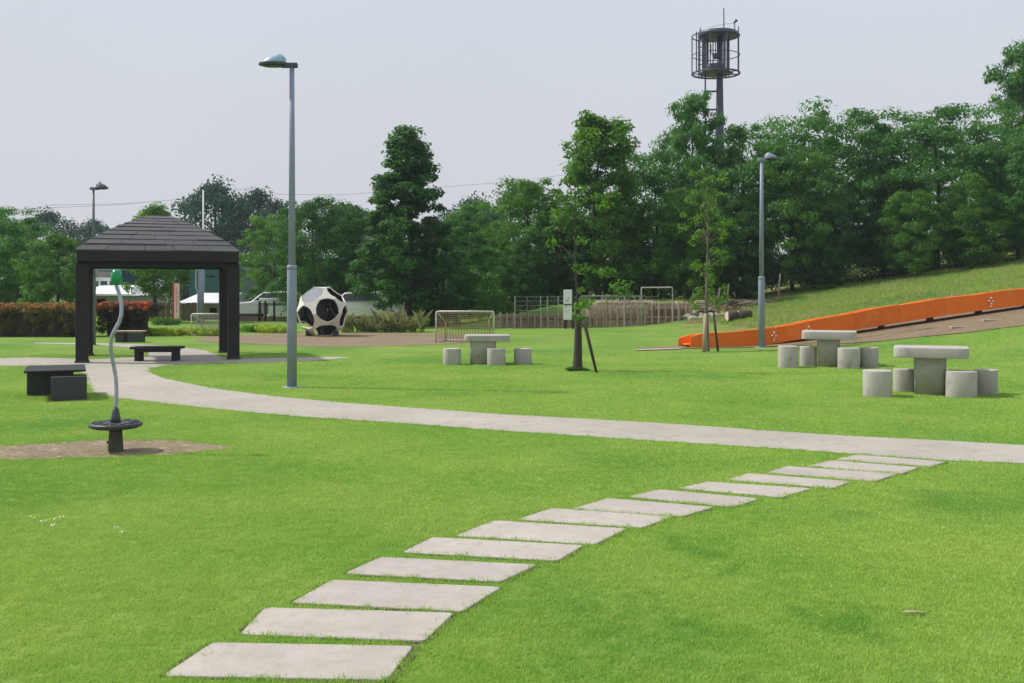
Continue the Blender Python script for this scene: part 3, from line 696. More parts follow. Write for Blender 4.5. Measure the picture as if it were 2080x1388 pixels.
shrub(300, 352, 640, 662, 'dark mixed shrub at the foot of the tree behind the shelter', 'mid', 80, Y=44)
shrub(968, 1075, 598, 664, 'tall green shrub behind the wire fence at its left end', 'mid', 81, Y=44)
shrub(1075, 1190, 606, 640, 'loose green shrub above the wall behind the notice board', 'cool', 82, Y=44.5)
shrub(1668, 1700, 572, 588, 'small bright weed clump on the crest of the bank', 'fresh', 84, Y=46)

# ------------------------------------------------------------------ shelter
SH_ROT = math.radians(20); fr = Vector(((324-CX)/F*22.6, 22.6, 0)); bk = Vector((-math.sin(SH_ROT), math.cos(SH_ROT), 0)); rt = Vector((math.cos(SH_ROT), math.sin(SH_ROT), 0))
PD = 2.5; shc = fr+bk*(PD/2)
sh = thing('park_shelter', 'square dark timber park shelter with low pyramid shingle roof', 'shelter', shc, SH_ROT)
HX, HYD = 1.565, PD/2
for sx in (-1, 1):
    for sy in (-1, 1):
        x, y = sx*HX, sy*HYD
        MB().box(x-.125, x+.125, y-.125, y+.125, 0, 2.13).build('post', M['black_wood'], sh, bevel=.012)
        MB().box(x-.145, x+.145, y-.145, y+.145, 0, .05).build('post_foot', M['concrete_dark'], sh, bevel=.008)
for sy in (-1, 1): MB().box(-HX-.1, HX+.1, sy*HYD-.07, sy*HYD+.07, 2.05, 2.20).build('beam', M['black_wood'], sh, bevel=.008)
for sx in (-1, 1): MB().box(sx*HX-.07, sx*HX+.07, -HYD+.08, HYD-.08, 2.06, 2.19).build('beam', M['black_wood'], sh, bevel=.008)
EXh, EYh = 1.66, HYD+.22
for sy in (-1, 1): MB().box(-EXh, EXh, sy*EYh-.02, sy*EYh+.02, 2.17, 2.43).build('fascia_board', M['black_wood'], sh, bevel=.006)
for sx in (-1, 1): MB().box(sx*(EXh-.02)-.02, sx*(EXh-.02)+.02, -EYh+.022, EYh-.022, 2.17, 2.43).build('fascia_board', M['black_wood'], sh, bevel=.006)
MB().box(-EXh+.05, EXh-.05, -EYh+.05, EYh-.05, 2.19, 2.21).build('soffit', M['black_wood'], sh)
# roof courses; profile eases in at the eave
NC = 9
def course(u):   # u 0 eave .. 1 top
    sx = EXh+.03-(EXh-.22)*u; sy = EYh+.03-(EYh-.20)*u; z = 2.40+.83*(u**.88)+.05*math.sin(u*3.14); return sx, sy, z
r = random.Random(3)
for k in range(NC):
    s0, t0, z0 = course(k/NC); s1, t1_, z1 = course((k+1.12)/NC)
    for face in range(4):
        c0 = [(-s0, -t0), (s0, -t0), (s0, t0), (-s0, t0)]; c1 = [(-s1, -t1_), (s1, -t1_), (s1, t1_), (-s1, t1_)]
        A, B = Vector((*c0[face], z0)), Vector((*c0[(face+1) % 4], z0)); C_, D = Vector((*c1[(face+1) % 4], z1)), Vector((*c1[face], z1))
        n = max(1, int((B-A).length/.62)); cuts = [0]+sorted(min(.97, max(.03, (i+r.uniform(-.25, .25))/n)) for i in range(1, n))+[1]
        nr = (B-A).cross(D-A).normalized()
        for i in range(n):
            u0, u1 = cuts[i]+(.0015 if i else 0), cuts[i+1]-(.0015 if i < n-1 else 0); e_ = nr*(r.uniform(0, .014)); dn = nr*-.02
            q = [A.lerp(B, u0), A.lerp(B, u1), D.lerp(C_, u1), D.lerp(C_, u0)]
            lift = [nr*.012+e_, nr*.012+e_, nr*.002, nr*.002]
            MB().hexa([p_+dn for p_ in q]+[p_+l_ for p_, l_ in zip(q, lift)]).build('shingle', M['shingle'], sh)
MB().box(-.27, .27, -.24, .24, 3.17, 3.24).build('roof_cap', M['shingle'], sh, bevel=.02)

def bench(name, label, loc, rz, wx, dy, hh, thick, leg, mat, inset=.06):
    t = thing(name, label, 'bench', loc, rz)
    MB().box(-wx/2, wx/2, -dy/2, dy/2, hh-thick*.45, hh).build('seat', M[mat], t, bevel=.012)
    MB().box(-wx/2+inset, wx/2-inset, -dy/2+.03, dy/2-.03, hh-thick, hh-thick*.45-.002).build('apron', M[mat], t, bevel=.01)
    for s in (-1, 1):
        MB().box(s*(wx/2-inset-leg/2)-leg/2, s*(wx/2-inset-leg/2)+leg/2, -dy/2+.04, dy/2-.04, 0, hh-thick-.002).build('leg', M[mat], t, bevel=.01)
    return t
p = gp(320, 733.5); bench('park_bench', 'low black backless bench standing under the shelter', p, math.radians(3), 1.08, .42, .32, .12, .11, 'black_wood', .09)
# block bench at left
a = gp(140, 815); th_ = -math.atan2(a.x, a.y)
t = thing('block_bench', 'dark grey stone block bench on the lawn left of the path', 'bench', a, th_)
MB().box(-.235, .235, 0, .40, 0, .345).build('support_block', M['concrete_dark'], t, bevel=.01)
b = Matrix.Rotation(-th_, 3, 'Z') @ (gp(80, 804)-a)
MB().box(b.x-.17, b.x+.20, b.y, b.y+.36, 0, .365).build('support_block', M['concrete_dark'], t, bevel=.01)
l0 = b.x-.18
MB().box(l0, .225, .12, b.y+.30, .400, .430).build('seat_slab', M['black_wood'], t, bevel=.006)
MB().box(-.22, .06, .14, .36, .345, .399).build('seat_rail', M['black_wood'], t)
MB().box(l0+.03, l0+.32, b.y+.04, b.y+.26, .365, .399).build('seat_rail', M['black_wood'], t)
# far block stools behind shelter
p = gp(274, 696); t = thing('block_bench', 'small far dark block bench in front of the red topped hedge', 'bench', p)
MB().add([(-.21, 0, 0), (.17, 0, 0), (.17, .4, 0), (-.21, .4, 0), (-.16, 0, .30), (.16, 0, .30), (.16, .4, .30), (-.16, .4, .30)], [(3, 2, 1, 0), (4, 5, 6, 7), (0, 1, 5, 4), (1, 2, 6, 5), (2, 3, 7, 6), (3, 0, 4, 7)]).build('support_block', M['concrete_dark'], t, bevel=.01)
MB().box(-.62, -.36, 0.1, .5, 0, .30).build('support_block', M['concrete_dark'], t, bevel=.01)
MB().box(-.66, .2, .02, .46, .30, .34).build('seat_slab', M['timber'], t, bevel=.006)

# ------------------------------------------------------------------ lamps
def lamp(x, yb, ytop, ysplit, r_lo, r_up, head_dir, head_len, label, mat, hood):
    p = gp(x, yb); Y = p.y; Z = lambda y: EYE-(y-HY)/F*Y-p.z
    t = thing('street_lamp', label, 'street lamp', p, 0, 'lamp posts in the park')
    zt = Z(ytop); zs = Z(ysplit)
    MB().lathe([(r_lo*1.9, -.02), (r_lo*1.9, .012), (r_lo*1.05, .014)], 20).build('base_plate', M[mat], t, True)
    MB().lathe([(r_lo, .0), (r_lo*.98, zs-.02), (r_lo*.9, zs)], 24).build('lower_pole', M[mat], t, True)
    MB().lathe([(r_up, zs-.01), (r_up*.8, zs+(zt-zs)*.6), (r_up*.66, zt-.03)], 20).build('upper_pole', M[mat], t, True)
    MB().lathe([(r_lo*1.02, zs-.06), (r_lo*1.02, zs), (r_up*1.02, zs+.012)], 24).build('collar', M[mat], t, True)
    d = head_dir; hl = head_len
    # arm, flat underside tray and domed hood
    MB().box(min(-d*.09, d*hl*.35), max(-d*.09, d*hl*.35), -.05, .05, zt-.03, zt+.045).build('arm', M[mat if hood != 'lamphood' else 'lampdark'], t, bevel=.012)
    def ell(a, b, n=24): return [(d*hl*.58+math.cos(2*math.pi*k/n)*a, math.sin(2*math.pi*k/n)*b) for k in range(n)]
    tr = MB().prism(ell(hl*.45, .15), zt+.005, zt+.05).build('tray', M['lampdark'], t, True, bevel=.01)
    hb = MB(); n = 24; rows = 7; v = []; f = []
    for i in range(rows):
        q = i/(rows-1)*math.pi/2; rr = math.cos(q); zz = math.sin(q)
        for k in range(n):
            a = 2*math.pi*k/n; v.append((d*hl*.56+math.cos(a)*hl*.38*max(rr, .02)+d*hl*.06*zz*-1, math.sin(a)*.135*max(rr, .02), zt+.05+zz*.125*(1+.25*d*-math.cos(a))))
    for i in range(rows-1):
        for k in range(n): k2 = (k+1) % n; f.append((i*n+k, i*n+k2, (i+1)*n+k2, (i+1)*n+k))
    f.append(tuple((rows-1)*n+k for k in range(n)))
    hb.add(v, f).build('hood', M[hood], t, True)
    gl = MB().prism(ell(hl*.30, .10), zt-.012, zt+.006).build('diffuser', M['lampdark'], t, True)
    t.name = t.name
    return t
lamp(593, 787, 134, 540, .079, .058, -1, .52, 'tallest nearest galvanised lamp post with blue hood pointing left', 'galv', 'lamphood')
lamp(190, 701, 384, 560, .062, .044, 1, .40, 'far dark grey lamp post rising behind the shelter with head pointing right', 'greypole', 'greypole')
lamp(1547, 706, 325, 563, .085, .062, 1, .44, 'galvanised lamp post standing beside the orange slide', 'galv', 'galv')

# ------------------------------------------------------------------ concrete tables and stools
def rounded(wx, wy, p=5, n=28):
    o_ = []
    for k in range(n):
        a = 2*math.pi*k/n; c, s_ = math.cos(a), math.sin(a); o_.append((wx/2*math.copysign(abs(c)**(2/p), c), wy/2*math.copysign(abs(s_)**(2/p), s_)))
    return o_
def table(cx, yb, x0, x1, ytop, ythick, px0, px1, label):
    p = gp(cx, yb); Y = p.y; th_ = math.atan2(p.x, p.y); W = (x1-x0)/F*Y*math.cos(th_); pw = (px1-px0)/F*Y; zt = EYE-(ytop-HY)/F*(Y+.1)-p.z; th = ythick/F*Y
    off = ((x0+x1)/2-cx)/F*Y
    t = thing('concrete_table', label, 'table', (p.x+math.sin(th_)*pw/2, p.y+math.cos(th_)*pw/2, p.z), -th_, 'concrete picnic tables')
    o = MB().prism([(x+off, y) for x, y in rounded(W, W*.72, 8, 44)], zt-th, zt).build('table_top', M['concrete'], t, True, bevel=.012, seg=3)
    MB().add([(x*1.04, y, 0) for x, y in rounded(pw, pw, 6)]+[(x*1.08, y*1.04, zt-th+.001) for x, y in rounded(pw, pw, 6)],
             [(k, (k+1) % 28, 28+(k+1) % 28, 28+k) for k in range(28)]+[tuple(range(27, -1, -1))]).build('pedestal', M['concrete'], t, True)
def stool(x0, x1, yb, ytop, label, group, rz=0, p=2.7):
    c = gp((x0+x1)/2, yb); th_ = math.atan2(c.x, c.y); W = (x1-x0)/F*c.y*math.cos(th_); hh = EYE-(ytop-HY)/F*c.y-c.z
    t = tag(MB().prism(rounded(W, W*.95, p, 36), 0, hh).build('concrete_stool', M['concrete'], None, True, bevel=.010, seg=3, loc=(c.x+math.sin(th_)*W*.47, c.y+math.cos(th_)*W*.47, c.z-.01)), label, 'stool', group)
    t.rotation_euler.z = rz-th_
table(1889, 803, 1814, 1968, 705, 21, 1861, 1919, 'nearest pale concrete table with thick square top at the right')
gA = 'stools around the nearest concrete table'
stool(1752, 1812, 808, 753, 'front left concrete stool of the nearest table', gA, .1)
stool(1814, 1862, 797, 750, 'back left concrete stool of the nearest table', gA, .05)
stool(1920, 1985, 809, 754, 'front right concrete stool beside the pedestal of the nearest table', gA, .12)
stool(1978, 2027, 803, 751, 'rightmost concrete stool of the nearest table', gA, -.1)
table(1683, 746, 1628, 1740, 673, 16, 1662, 1704, 'second concrete table in front of the orange slide')
gB = 'stools around the second concrete table'
stool(1580, 1622, 748, 703, 'leftmost concrete stool of the table before the slide', gB, .05)
stool(1625, 1659, 745, 704, 'back left concrete stool of the table before the slide, beside the pedestal', gB, .1)
stool(1701, 1746, 750, 707, 'front right concrete stool of the table before the slide', gB, .08)
stool(1747, 1785, 747, 706, 'rightmost concrete stool of the table before the slide', gB, -.08)
table(981, 741, 943, 1036, 681, 12, 958, 1008, 'third concrete table in front of the white goal')
gC = 'stools around the third concrete table'
stool(900, 936, 742, 708, 'left concrete stool of the table in front of the goal', gC, .1)
stool(989, 1027, 743, 708, 'middle concrete stool before the pedestal of the table near the goal', gC, .05)
stool(1044, 1080, 741, 708, 'right concrete stool of the table in front of the goal', gC, -.1)

# ------------------------------------------------------------------ wavy pole spinner at left
p = gp(235, 918)
t = thing('balance_spinner', 'play spinner with black round footplate and wavy steel pole topped by green ball', 'spinner', p)
Yp = p.y
MB().lathe([(.078, -.05), (.072, .02), (.062, .18), (.062, .235)], 16).build('stump', M['mossconc'], t, True)
MB().tube([(-.06, 0, .09), (-.085, -.01, .095)], .014, 6).build('bolt', M['darkwire'], t)
mbp = MB().lathe([(.10, .225), (.215, .235), (.245, .250), (.250, .272), (.238, .286), (.10, .290)], 28); mbp.build('footplate', M['rubber'], t, True)
for k in range(14):
    a = 2*math.pi*k/14; MB().box(-.018, .018, -.045, .045, 0, .008).build('grip_pad', M['rubber'], t, bevel=.003).matrix_local = Matrix.Translation((.175*math.cos(a), .175*math.sin(a), .288)) @ Matrix.Rotation(a-math.pi/2, 4, 'Z')
MB().lathe([(.052, .288), (.044, .33), (.028, .42), (.022, .425)], 16).build('boot', M['rubber'], t, True)
wp = [(235, 829), (235, 800), (233, 770), (229, 745), (226, 722), (226, 703), (230, 683), (238, 666), (245, 650), (247, 632), (244, 612), (239, 595), (234, 580)]
pp = [Vector(((x-235)/F*Yp, .03*math.sin(i*.7), EYE-(y-HY)/F*Yp)) for i, (x, y) in enumerate(wp)]
sm = []
for i in range(len(pp)-1):
    a, b, c, d = pp[max(i-1, 0)], pp[i], pp[i+1], pp[min(i+2, len(pp)-1)]
    for k in range(5):
        u = k/5; sm.append(.5*((2*b)+(c-a)*u+(2*a-5*b+4*c-d)*u*u+(3*b-a-3*c+d)*u**3))
sm.append(pp[-1])
MB().tube(sm, .0185, 12).build('wavy_pole', M['chrome'], t, True)
g0 = EYE-(563-HY)/F*Yp
MB().lathe([(.012, g0-.082), (.034, g0-.072), (.051, g0-.04), (.055, g0), (.050, g0+.04), (.034, g0+.068), (.005, g0+.078)], 20, (-.0, .02)).build('ball', M['greenball'], t, True)

# ------------------------------------------------------------------ football climbing ball
p = gp(649, 684); R0 = .85; Y = p.y
t = thing('climbing_ball', 'giant hollow football climbing frame of white panels with round openings', 'climbing frame', (p.x, Y+.5, R0*.95))
phi = (1+5**.5)/2
ico = [Vector(v).normalized() for v in [(0, s1, s2*phi) for s1 in (-1, 1) for s2 in (-1, 1)]+[(s1, s2*phi, 0) for s1 in (-1, 1) for s2 in (-1, 1)]+[(s2*phi, 0, s1) for s1 in (-1, 1) for s2 in (-1, 1)]]
faces = []
for i in range(12):
    for j in range(i+1, 12):
        for k in range(j+1, 12):
            if all(a.dot(b) > .4 for a, b in ((ico[i], ico[j]), (ico[j], ico[k]), (ico[i], ico[k]))): faces.append((ico[i]+ico[j]+ico[k]).normalized())
def frame(n_, h_):
    e1 = (h_-n_*h_.dot(n_)).normalized(); return Matrix((n_, e1, n_.cross(e1))).transposed()
n0 = faces[0]; h0 = max(ico, key=lambda q: q.dot(n0)); nn = Vector((-.22, -.93, .26)).normalized()
e1 = (Vector((1, 0, 0))-nn*nn.x).normalized(); e2 = nn.cross(e1)*-1
if e2.z < 0: e2 = -e2
hn = nn*math.cos(math.radians(37.38))+(e1*math.cos(math.radians(-14))+e2*math.sin(math.radians(-14)))*math.sin(math.radians(37.38))
Rm = frame(nn, hn) @ frame(n0, h0).transposed()
ico = [Rm @ v for v in ico]; faces = [Rm @ v for v in faces]
hr = math.cos(math.radians(27.6)); ico, faces = faces, ico
for c in ico:
    a = c.orthogonal().normalized(); b = c.cross(a); N = 60; outl = []
    oth = [q for q in ico if q != c and q.dot(c) > .6]; hs = [q for q in faces if q.dot(c) > .7]
    for k in range(N):
        an = 2*math.pi*k/N; u = a*math.cos(an)+b*math.sin(an); th = 2.0
        while th < 40:
            q = c*math.cos(math.radians(th))+u*math.sin(math.radians(th))
            if any(q.dot(h_) > hr for h_ in hs) or any(q.dot(o_) > q.dot(c)+.004 for o_ in oth): break
            th += .25
        outl.append((an, th))
    v = []; f = []
    for si, rad in enumerate((R0, R0-.045)):
        for fr_ in (.0001, .35, .7, 1):
            for an, th in outl:
                u = a*math.cos(an)+b*math.sin(an); q = math.radians(th*fr_); d_ = c*math.cos(q)+u*math.sin(q); v.append(d_*(rad*.955/d_.dot(c)))
    for si in range(2):
        for ri in range(3):
            for k in range(N):
                k2 = (k+1) % N; i0 = si*4*N+ri*N; q = (i0+k, i0+k2, i0+N+k2, i0+N+k); f.append(q if si == 1 else q[::-1])
    for k in range(N):
        k2 = (k+1) % N; f.append((3*N+k, 3*N+k2, 7*N+k2, 7*N+k))
    me = MB().add(v, f).mesh('white_panel', M['ballwhite'], False); me.materials.append(M['ballblack'])
    for i, pl in enumerate(me.polygons):
        if 3*N <= i < 6*N: pl.material_index = 1
    link('white_panel', me, t)
def disc(dirv, mat, nm, lab=None):
    a = dirv.orthogonal().normalized(); b = dirv.cross(a); v = []; N = 24; th = math.radians(27.2)
    for rad in (R0-.022, R0-.040):
        for k in range(N):
            an = 2*math.pi*k/N; v.append((dirv*math.cos(th)+(a*math.cos(an)+b*math.sin(an))*math.sin(th))*rad)
    o = MB().add(v, [tuple(range(N)), tuple(range(2*N-1, N-1, -1))]+[(k, N+k, N+(k+1) % N, (k+1) % N) for k in range(N)]).build(nm, M[mat], t)
    if lab: o['label'] = lab
fs = sorted(faces, key=lambda q: -(q.z*.9-q.y*.45)); disc(fs[0], 'ballgrey', 'filled_panel', 'grey blue panel near the top')
lf = sorted(faces, key=lambda q: (q-Vector((-.85, -.5, .25))).length)[0]; disc(lf, 'ballgrey', 'filled_panel', 'slate grey panel on the left')
for q in sorted(faces, key=lambda q: q.y)[-4:]: disc(q, 'ballblack', 'filled_panel')  # rear openings closed in black so the inside reads dark from the front
for q in []: disc(q, 'ballblack', 'filled_panel')
for x in (-.45, .45): MB().box(x-.05, x+.05, -.3, .3, -R0*.95, -R0*.72).build('foot', M['concrete_dark'], t, bevel=.01)

# ------------------------------------------------------------------ goals
def goal(x0, x1, yt, yb, depth, label, mat='offwhite', ybr=None, netcol='net'):
    a = gp(x0, yb); b = gp(x1, yb); hh = (yb-yt)/F*a.y; W = b.x-a.x; t = thing('football_goal', label, 'goal', a); r = .026
    MB().tube([(0, 0, 0), (0, 0, hh-.05), (.015, 0, hh-.014), (.05, 0, hh)], r, 8).build('post', M[mat], t, True)
    MB().tube([(W, 0, 0), (W, 0, hh-.05), (W-.015, 0, hh-.014), (W-.05, 0, hh)], r, 8).build('post', M[mat], t, True)
    MB().tube([(.05, 0, hh), (W-.05, 0, hh)], r, 8).build('crossbar', M[mat], t, True)
    for x in (.03, W-.03):
        MB().tube([(x, .01, hh-.03), (x+(.22 if x < 1 else -.12), depth*.45, hh*.66), (x+(.2 if x < 1 else -.1), depth, .03)], .018, 6).build('back_stay', M[mat], t, True)
        MB().tube([(x, .02, .03), (x+(.2 if x < 1 else -.1), depth, .03)], .018, 6).build('ground_bar', M[mat], t, True)
    MB().tube([(.2, depth, .03), (W-.13, depth, .03)], .018, 6).build('rear_bar', M[mat], t, True)
    nb = MB(); g0_ = .085; n = int(W/g0_); m = int((hh+depth)/g0_)
    def P(u, v_):   # net drapes from the crossbar to the rear bar
        yy = depth*(v_**.8); zz = hh*(1-v_)+.03*v_-.08*math.sin(v_*3.14); return Vector((.04+u*(W-.08)+.015*math.sin(v_*20+u*9), yy, zz))
    for i in range(n+1):
        nb.tube([P(i/n, j/8) for j in range(9)], .008, 3, False)
    for j in range(1, m): nb.tube([P(i/8, j/m) for i in range(9)], .008, 3, False)
    nb.build('net', M[netcol], t)
    return t
goal(886, 1003, 633, 696, .75, 'white tube small football goal behind the third concrete table')
goal(389, 450, 638, 683, .6, 'small white football goal seen beneath the shelter at right', netcol='wire')

# ------------------------------------------------------------------ slide
t = thing('orange_slide', 'long orange roller slide running down the grassy bank', 'slide', (0, 27.6, 0)); SY = 27.6
low = [(1402, 706), (1480, 706), (1545, 703), (1600, 694), (1650, 686), (1700, 677), (1800, 660), (1900, 644), (2000, 630), (2080, 620), (2200, 604), (2330, 588)]
top_ = [(1402, 678), (1480, 674), (1545, 669), (1600, 660), (1650, 651), (1700, 641), (1800, 623), (1900, 608), (2000, 595), (2080, 586), (2200, 570), (2330, 553)]
def lerp_at(pl, x):
    for (a, b), (c, d) in zip(pl, pl[1:]):
        if x <= c: return b+(d-b)*(x-a)/(c-a)
    return pl[-1][1]
joints = [1402, 1572, 1642, 1735, 1828, 1920, 2012, 2104, 2196, 2330]
def zpx(y): return EYE-(y-HY)/F*SY
def xpx(x): return (x-CX)/F*SY
for (yo, yth, side) in ((0, .06, 'near'), (.62, .06, 'far')):
    for a, b in zip(joints, joints[1:]):
        xs = [a+.15+(b-a-.3)*k/6 for k in range(7)]; mb = MB()
        x_off = -.22 if side == 'far' else 0
        for k in range(6):
            q = []
            for x in (xs[k], xs[k+1]):
                # rounded nose at the foot of the slide, slight dip of the rim near each joint
                zl, zt = zpx(lerp_at(low, x)), zpx(lerp_at(top_, x))-.01+.01*math.sin(x*.05)-(.07 if side == 'far' else 0)
                if x < 1412: zt -= (1412-x)/10*.09
                q.append((xpx(x)+x_off, max(zl, .004), zt))
            (xa, la, ta), (xb, lb_, tb) = q
            mb.hexa([(xa, yo, la), (xb, yo, lb_), (xb, yo+yth, lb_), (xa, yo+yth, la), (xa, yo, ta), (xb, yo, tb), (xb, yo+yth, tb), (xa, yo+yth, ta)])
        me = mb.mesh('side_panel', M['orange']); bm = bmesh.new(); bm.from_mesh(me); bmesh.ops.remove_doubles(bm, verts=bm.verts, dist=.0005)
        ce = [f_ for f_ in bm.faces if all(len(e2.link_faces) > 2 for e2 in f_.edges)]; bmesh.ops.delete(bm, geom=ce, context='FACES_ONLY'); bm.to_mesh(me); bm.free()
        o = link('side_panel', me, t); bv = o.modifiers.new('b', 'BEVEL'); bv.width = .003; bv.segments = 1; bv.limit_method = 'ANGLE'
        # rolled rim
        MB().tube([(xpx(x)+x_off, yo+yth/2, zpx(lerp_at(top_, x))-.01+.01*math.sin(x*.05)-(.07 if side == 'far' else 0)-((1412-x)/10*.09 if x < 1412 else 0)-.004) for x in xs], .02, 6).build('rim', M['orange'], t, True)
for a, b in zip(joints, joints[1:]):
    mb = MB(); xs = [a+(b-a)*k/6 for k in range(7)]
    for k in range(6):
        q = [(xpx(x)-.1, max(zpx(lerp_at(low, x))+.08, .06)) for x in (xs[k], xs[k+1])]
        (xa, za), (xb, zb) = q; mb.hexa([(xa, .062, za-.03), (xb, .062, zb-.03), (xb, .618, zb-.03), (xa, .618, za-.03), (xa, .062, za), (xb, .062, zb), (xb, .618, zb), (xa, .618, za)])
    mb.build('bed', M['orange'], t)
for x in (1572, 1642, 2012):
    z0 = zpx(lerp_at(low, x)); z1 = zpx(lerp_at(top_, x)); X = xpx(x)
    MB().box(X-.035, X+.035, -.02, -.002, z0+.06, z1-.05).build('joint_bracket', M['orange'], t, bevel=.004)
    for dz, dx in ((.30, 0), (.22, -.05), (.22, .055), (.15, 0.01), (.08, -.01)):
        MB().lathe([(.026, 0), (.026, .015), (.012, .022)], 8).build('bolt', M['white'], t).matrix_local = Matrix.Translation((X+dx, -.02, z0+dz)) @ Matrix.Rotation(math.pi/2, 4, 'X')
for x in (1600, 1700, 1800, 1900, 2000, 2100, 2200):
    X = xpx(x); zt = zpx(lerp_at(low, x)); zg = h1(X, 27.9)-.1
    if zt-zg > .03: MB().box(X-.05, X+.05, .25, .5, zg, zt+.04).build('support', M['concrete_dark'], t)

# plank lying at the right bank edge, short kerb logs
for x0, x1, y, lab in ((1995, 2055, 656, 'pale plank lying on the grass edge under the upper slide'), (1930, 1975, 670, 'flat brown plank lying left of the pale one on the bank edge')):
    a = gp(x0, y); b = gp(x1, y); tag(MB().box(0, (b-a).length, -.07, .07, .0, .06).build('plank', M['timber'], None, bevel=.008, loc=(a.x, a.y, min(a.z, b.z)+.02)), lab, 'plank')

# ------------------------------------------------------------------ retaining wall
WY = 41.9
t = thing('retaining_wall', 'low retaining wall of tan stones and timber logs beneath the wood', 'wall', (0, WY, 0)); r = random.Random(9)
def wx_(x): return (x-CX)/F*WY
def wtop(X): return .05+h1(X, 42.9)
stones = []
for z0, z1 in ((-.1, .16), (.16, .34), (.48, .72), (.72, .95), (.95, 1.1)):
    X = wx_(1008)
    while X < wx_(1425):
        wd = r.uniform(.22, .7); zt = z1+r.uniform(-.03, .03)
        lim = max(wtop(X+wd/2), .36) if X > wx_(1192) else .52
        inpal = z0 > .4 and wx_(1320) < X < wx_(1402)
        if z0 < lim-.08 and not inpal and zt > h1(X, 41.8):
            zt = min(zt, lim+.02); g_ = .010; yb = r.uniform(-.03, .01)
            j = lambda s_=.025: r.uniform(-s_, s_)
            x0_, x1_ = X+g_, X+wd-g_; a0, a1 = z0+g_, zt-g_/2
            bot = [(x0_+j(), yb, a0+j()), (x1_+j(), yb, a0+j()), (x1_, .26, a0), (x0_, .26, a0)]; top = [(x0_+.02+j(), yb+.03, a1+j()), (x1_-.02+j(), yb+.03, a1+j()), (x1_, .26, a1), (x0_, .26, a1)]
            MB().hexa(bot+top).build('stone', M['stone'], t, bevel=.02, seg=1)
        X += wd
MB().box(wx_(1010), wx_(1192), .04, .30, -.1, .40).build('backing', M['stone'], t); MB().box(wx_(1192)+.004, wx_(1425), .04, .30, -.1, .95).build('backing', M['stone'], t)
X = wx_(1006)
while X < wx_(1392):
    l = r.uniform(1.1, 1.8); MB().box(X, min(X+l, wx_(1394))-.02, -.10, .10, .355, .47).build('rail_timber', M['timber'], t, bevel=.012); X += l
for i in range(15):
    X = wx_(1320+i*5.4); MB().lathe([(.048, .48), (.05, .98+r.uniform(-.05, .08)), (.03, 1.04)], 7, (X, .0)).build('palisade_log', M['timber'], t, True)
for x in (1020, 1040, 1053, 1078, 1092, 1147, 1165, 1195, 1207, 1218, 1230): MB().box(wx_(x)-.035, wx_(x)+.035, -.14, -.102, 0, .36).build('rail_post', M['timber'], t, bevel=.006)
# low timber post and rail fence stepping along the wall top
t2_ = thing('timber_fence', 'low brown timber post and rail fence stepping along the wall top', 'fence', (0, 41.6, 0))
f4 = lambda x: (x-CX)/F*41.6; z4 = lambda y: EYE-(y-HY)/F*41.6
for k, x in enumerate(range(1016, 1400, 14)):
    yt = 634 if x < 1190 else 622-(x-1190)*.02
    MB().box(f4(x)-.035, f4(x)+.035, -.04, .03, -.05, z4(yt+(k % 3)*1.5)).build('post', M['timber'], t2_, bevel=.006)
for x0, x1, y in ((1012, 1100, 640), (1102, 1192, 638), (1196, 1262, 629), (1264, 1330, 627), (1332, 1396, 625)):
    MB().box(f4(x0), f4(x1), .032, .07, z4(y+2.4), z4(y-1.2)).build('rail', M['timber'], t2_, bevel=.006)
# rubble rocks
rk = [(1398, 652, 15), (1415, 645, 13), (1431, 650, 14), (1447, 655, 12), (1408, 662, 16), (1428, 664, 15), (1452, 664, 15), (1470, 661, 10), (1422, 636, 9), (1443, 641, 9)]
pos_w = ['first', 'second', 'third', 'fourth', 'fifth', 'sixth', 'seventh', 'eighth', 'ninth', 'tenth']
for i, (x, y, s_) in enumerate(sorted(rk)):
    Yr = 41.2-(y-650)*.05; q = at(x, y, Yr); q.z = h1(q.x, q.y)+max(0, (658-y))/F*Yr*.7; rr = s_/2/F*Yr
    bm = bmesh.new(); bmesh.ops.create_icosphere(bm, subdivisions=2, radius=rr)
    for v in bm.verts: v.co *= 1+.35*mnoise.noise(v.co*4/rr*.25+Vector((i*3, 0, 0))); v.co.x *= 1.35; v.co.z *= .85
    me = bpy.data.meshes.new('rock'); bm.to_mesh(me); bm.free(); me.materials.append(M['rock'])
    tag(link('rock', me, None, (q.x, q.y, q.z+rr*.5)), 'pale rock, %s from the left in the rubble heap ending the wall' % pos_w[i], 'rock', 'rubble heap at the end of the wall')
for (x0, x1, y, rr, lab) in ((1478, 1500, 658, .19, 'short dark log lying by the foot of the bank, left of the two'), (1500, 1526, 657, .17, 'short log with chewed white end, right of the two by the bank'), ):
    Yr = 37.5; a = at(x0, y, Yr); b = at(x1, y, Yr); z = h1((a.x+b.x)/2, Yr)
    q = thing('log', lab, 'log', (a.x, Yr, z+rr)); MB().tube([(0, 0, 0), ((b-a).x*.5, .05, 0), ((b-a).x, .1, 0)], [rr, rr*1.05, rr*.95], 12).build('trunk', M['bark'], q, True)
    MB().tube([(-.006, -.002, 0), (-.001, 0, 0)], [rr*.9, rr*.92], 12).build('cut_end', M['logend'], q); MB().tube([((b-a).x+.001, .1, 0), ((b-a).x+.012, .102, 0)], [rr*.86, rr*.84], 12).build('cut_end', M['logend'], q)
# a branchy driftwood heap on the bank
q = gp(1500, 620); t = thing('branch_heap', 'small heap of dead branches lying on the bank above the logs', 'branches', q)
for i in range(9):
    x = random.uniform(-.9, .7); MB().tube([(x, random.uniform(-.3, .3), .05), (x+random.uniform(.3, .6), random.uniform(-.3, .3), .1+random.uniform(0, .15)), (x+random.uniform(.7, 1.1), random.uniform(-.3, .3), .12)], [.05, .045, .02], 5).build('branch', M['palebark'], t)

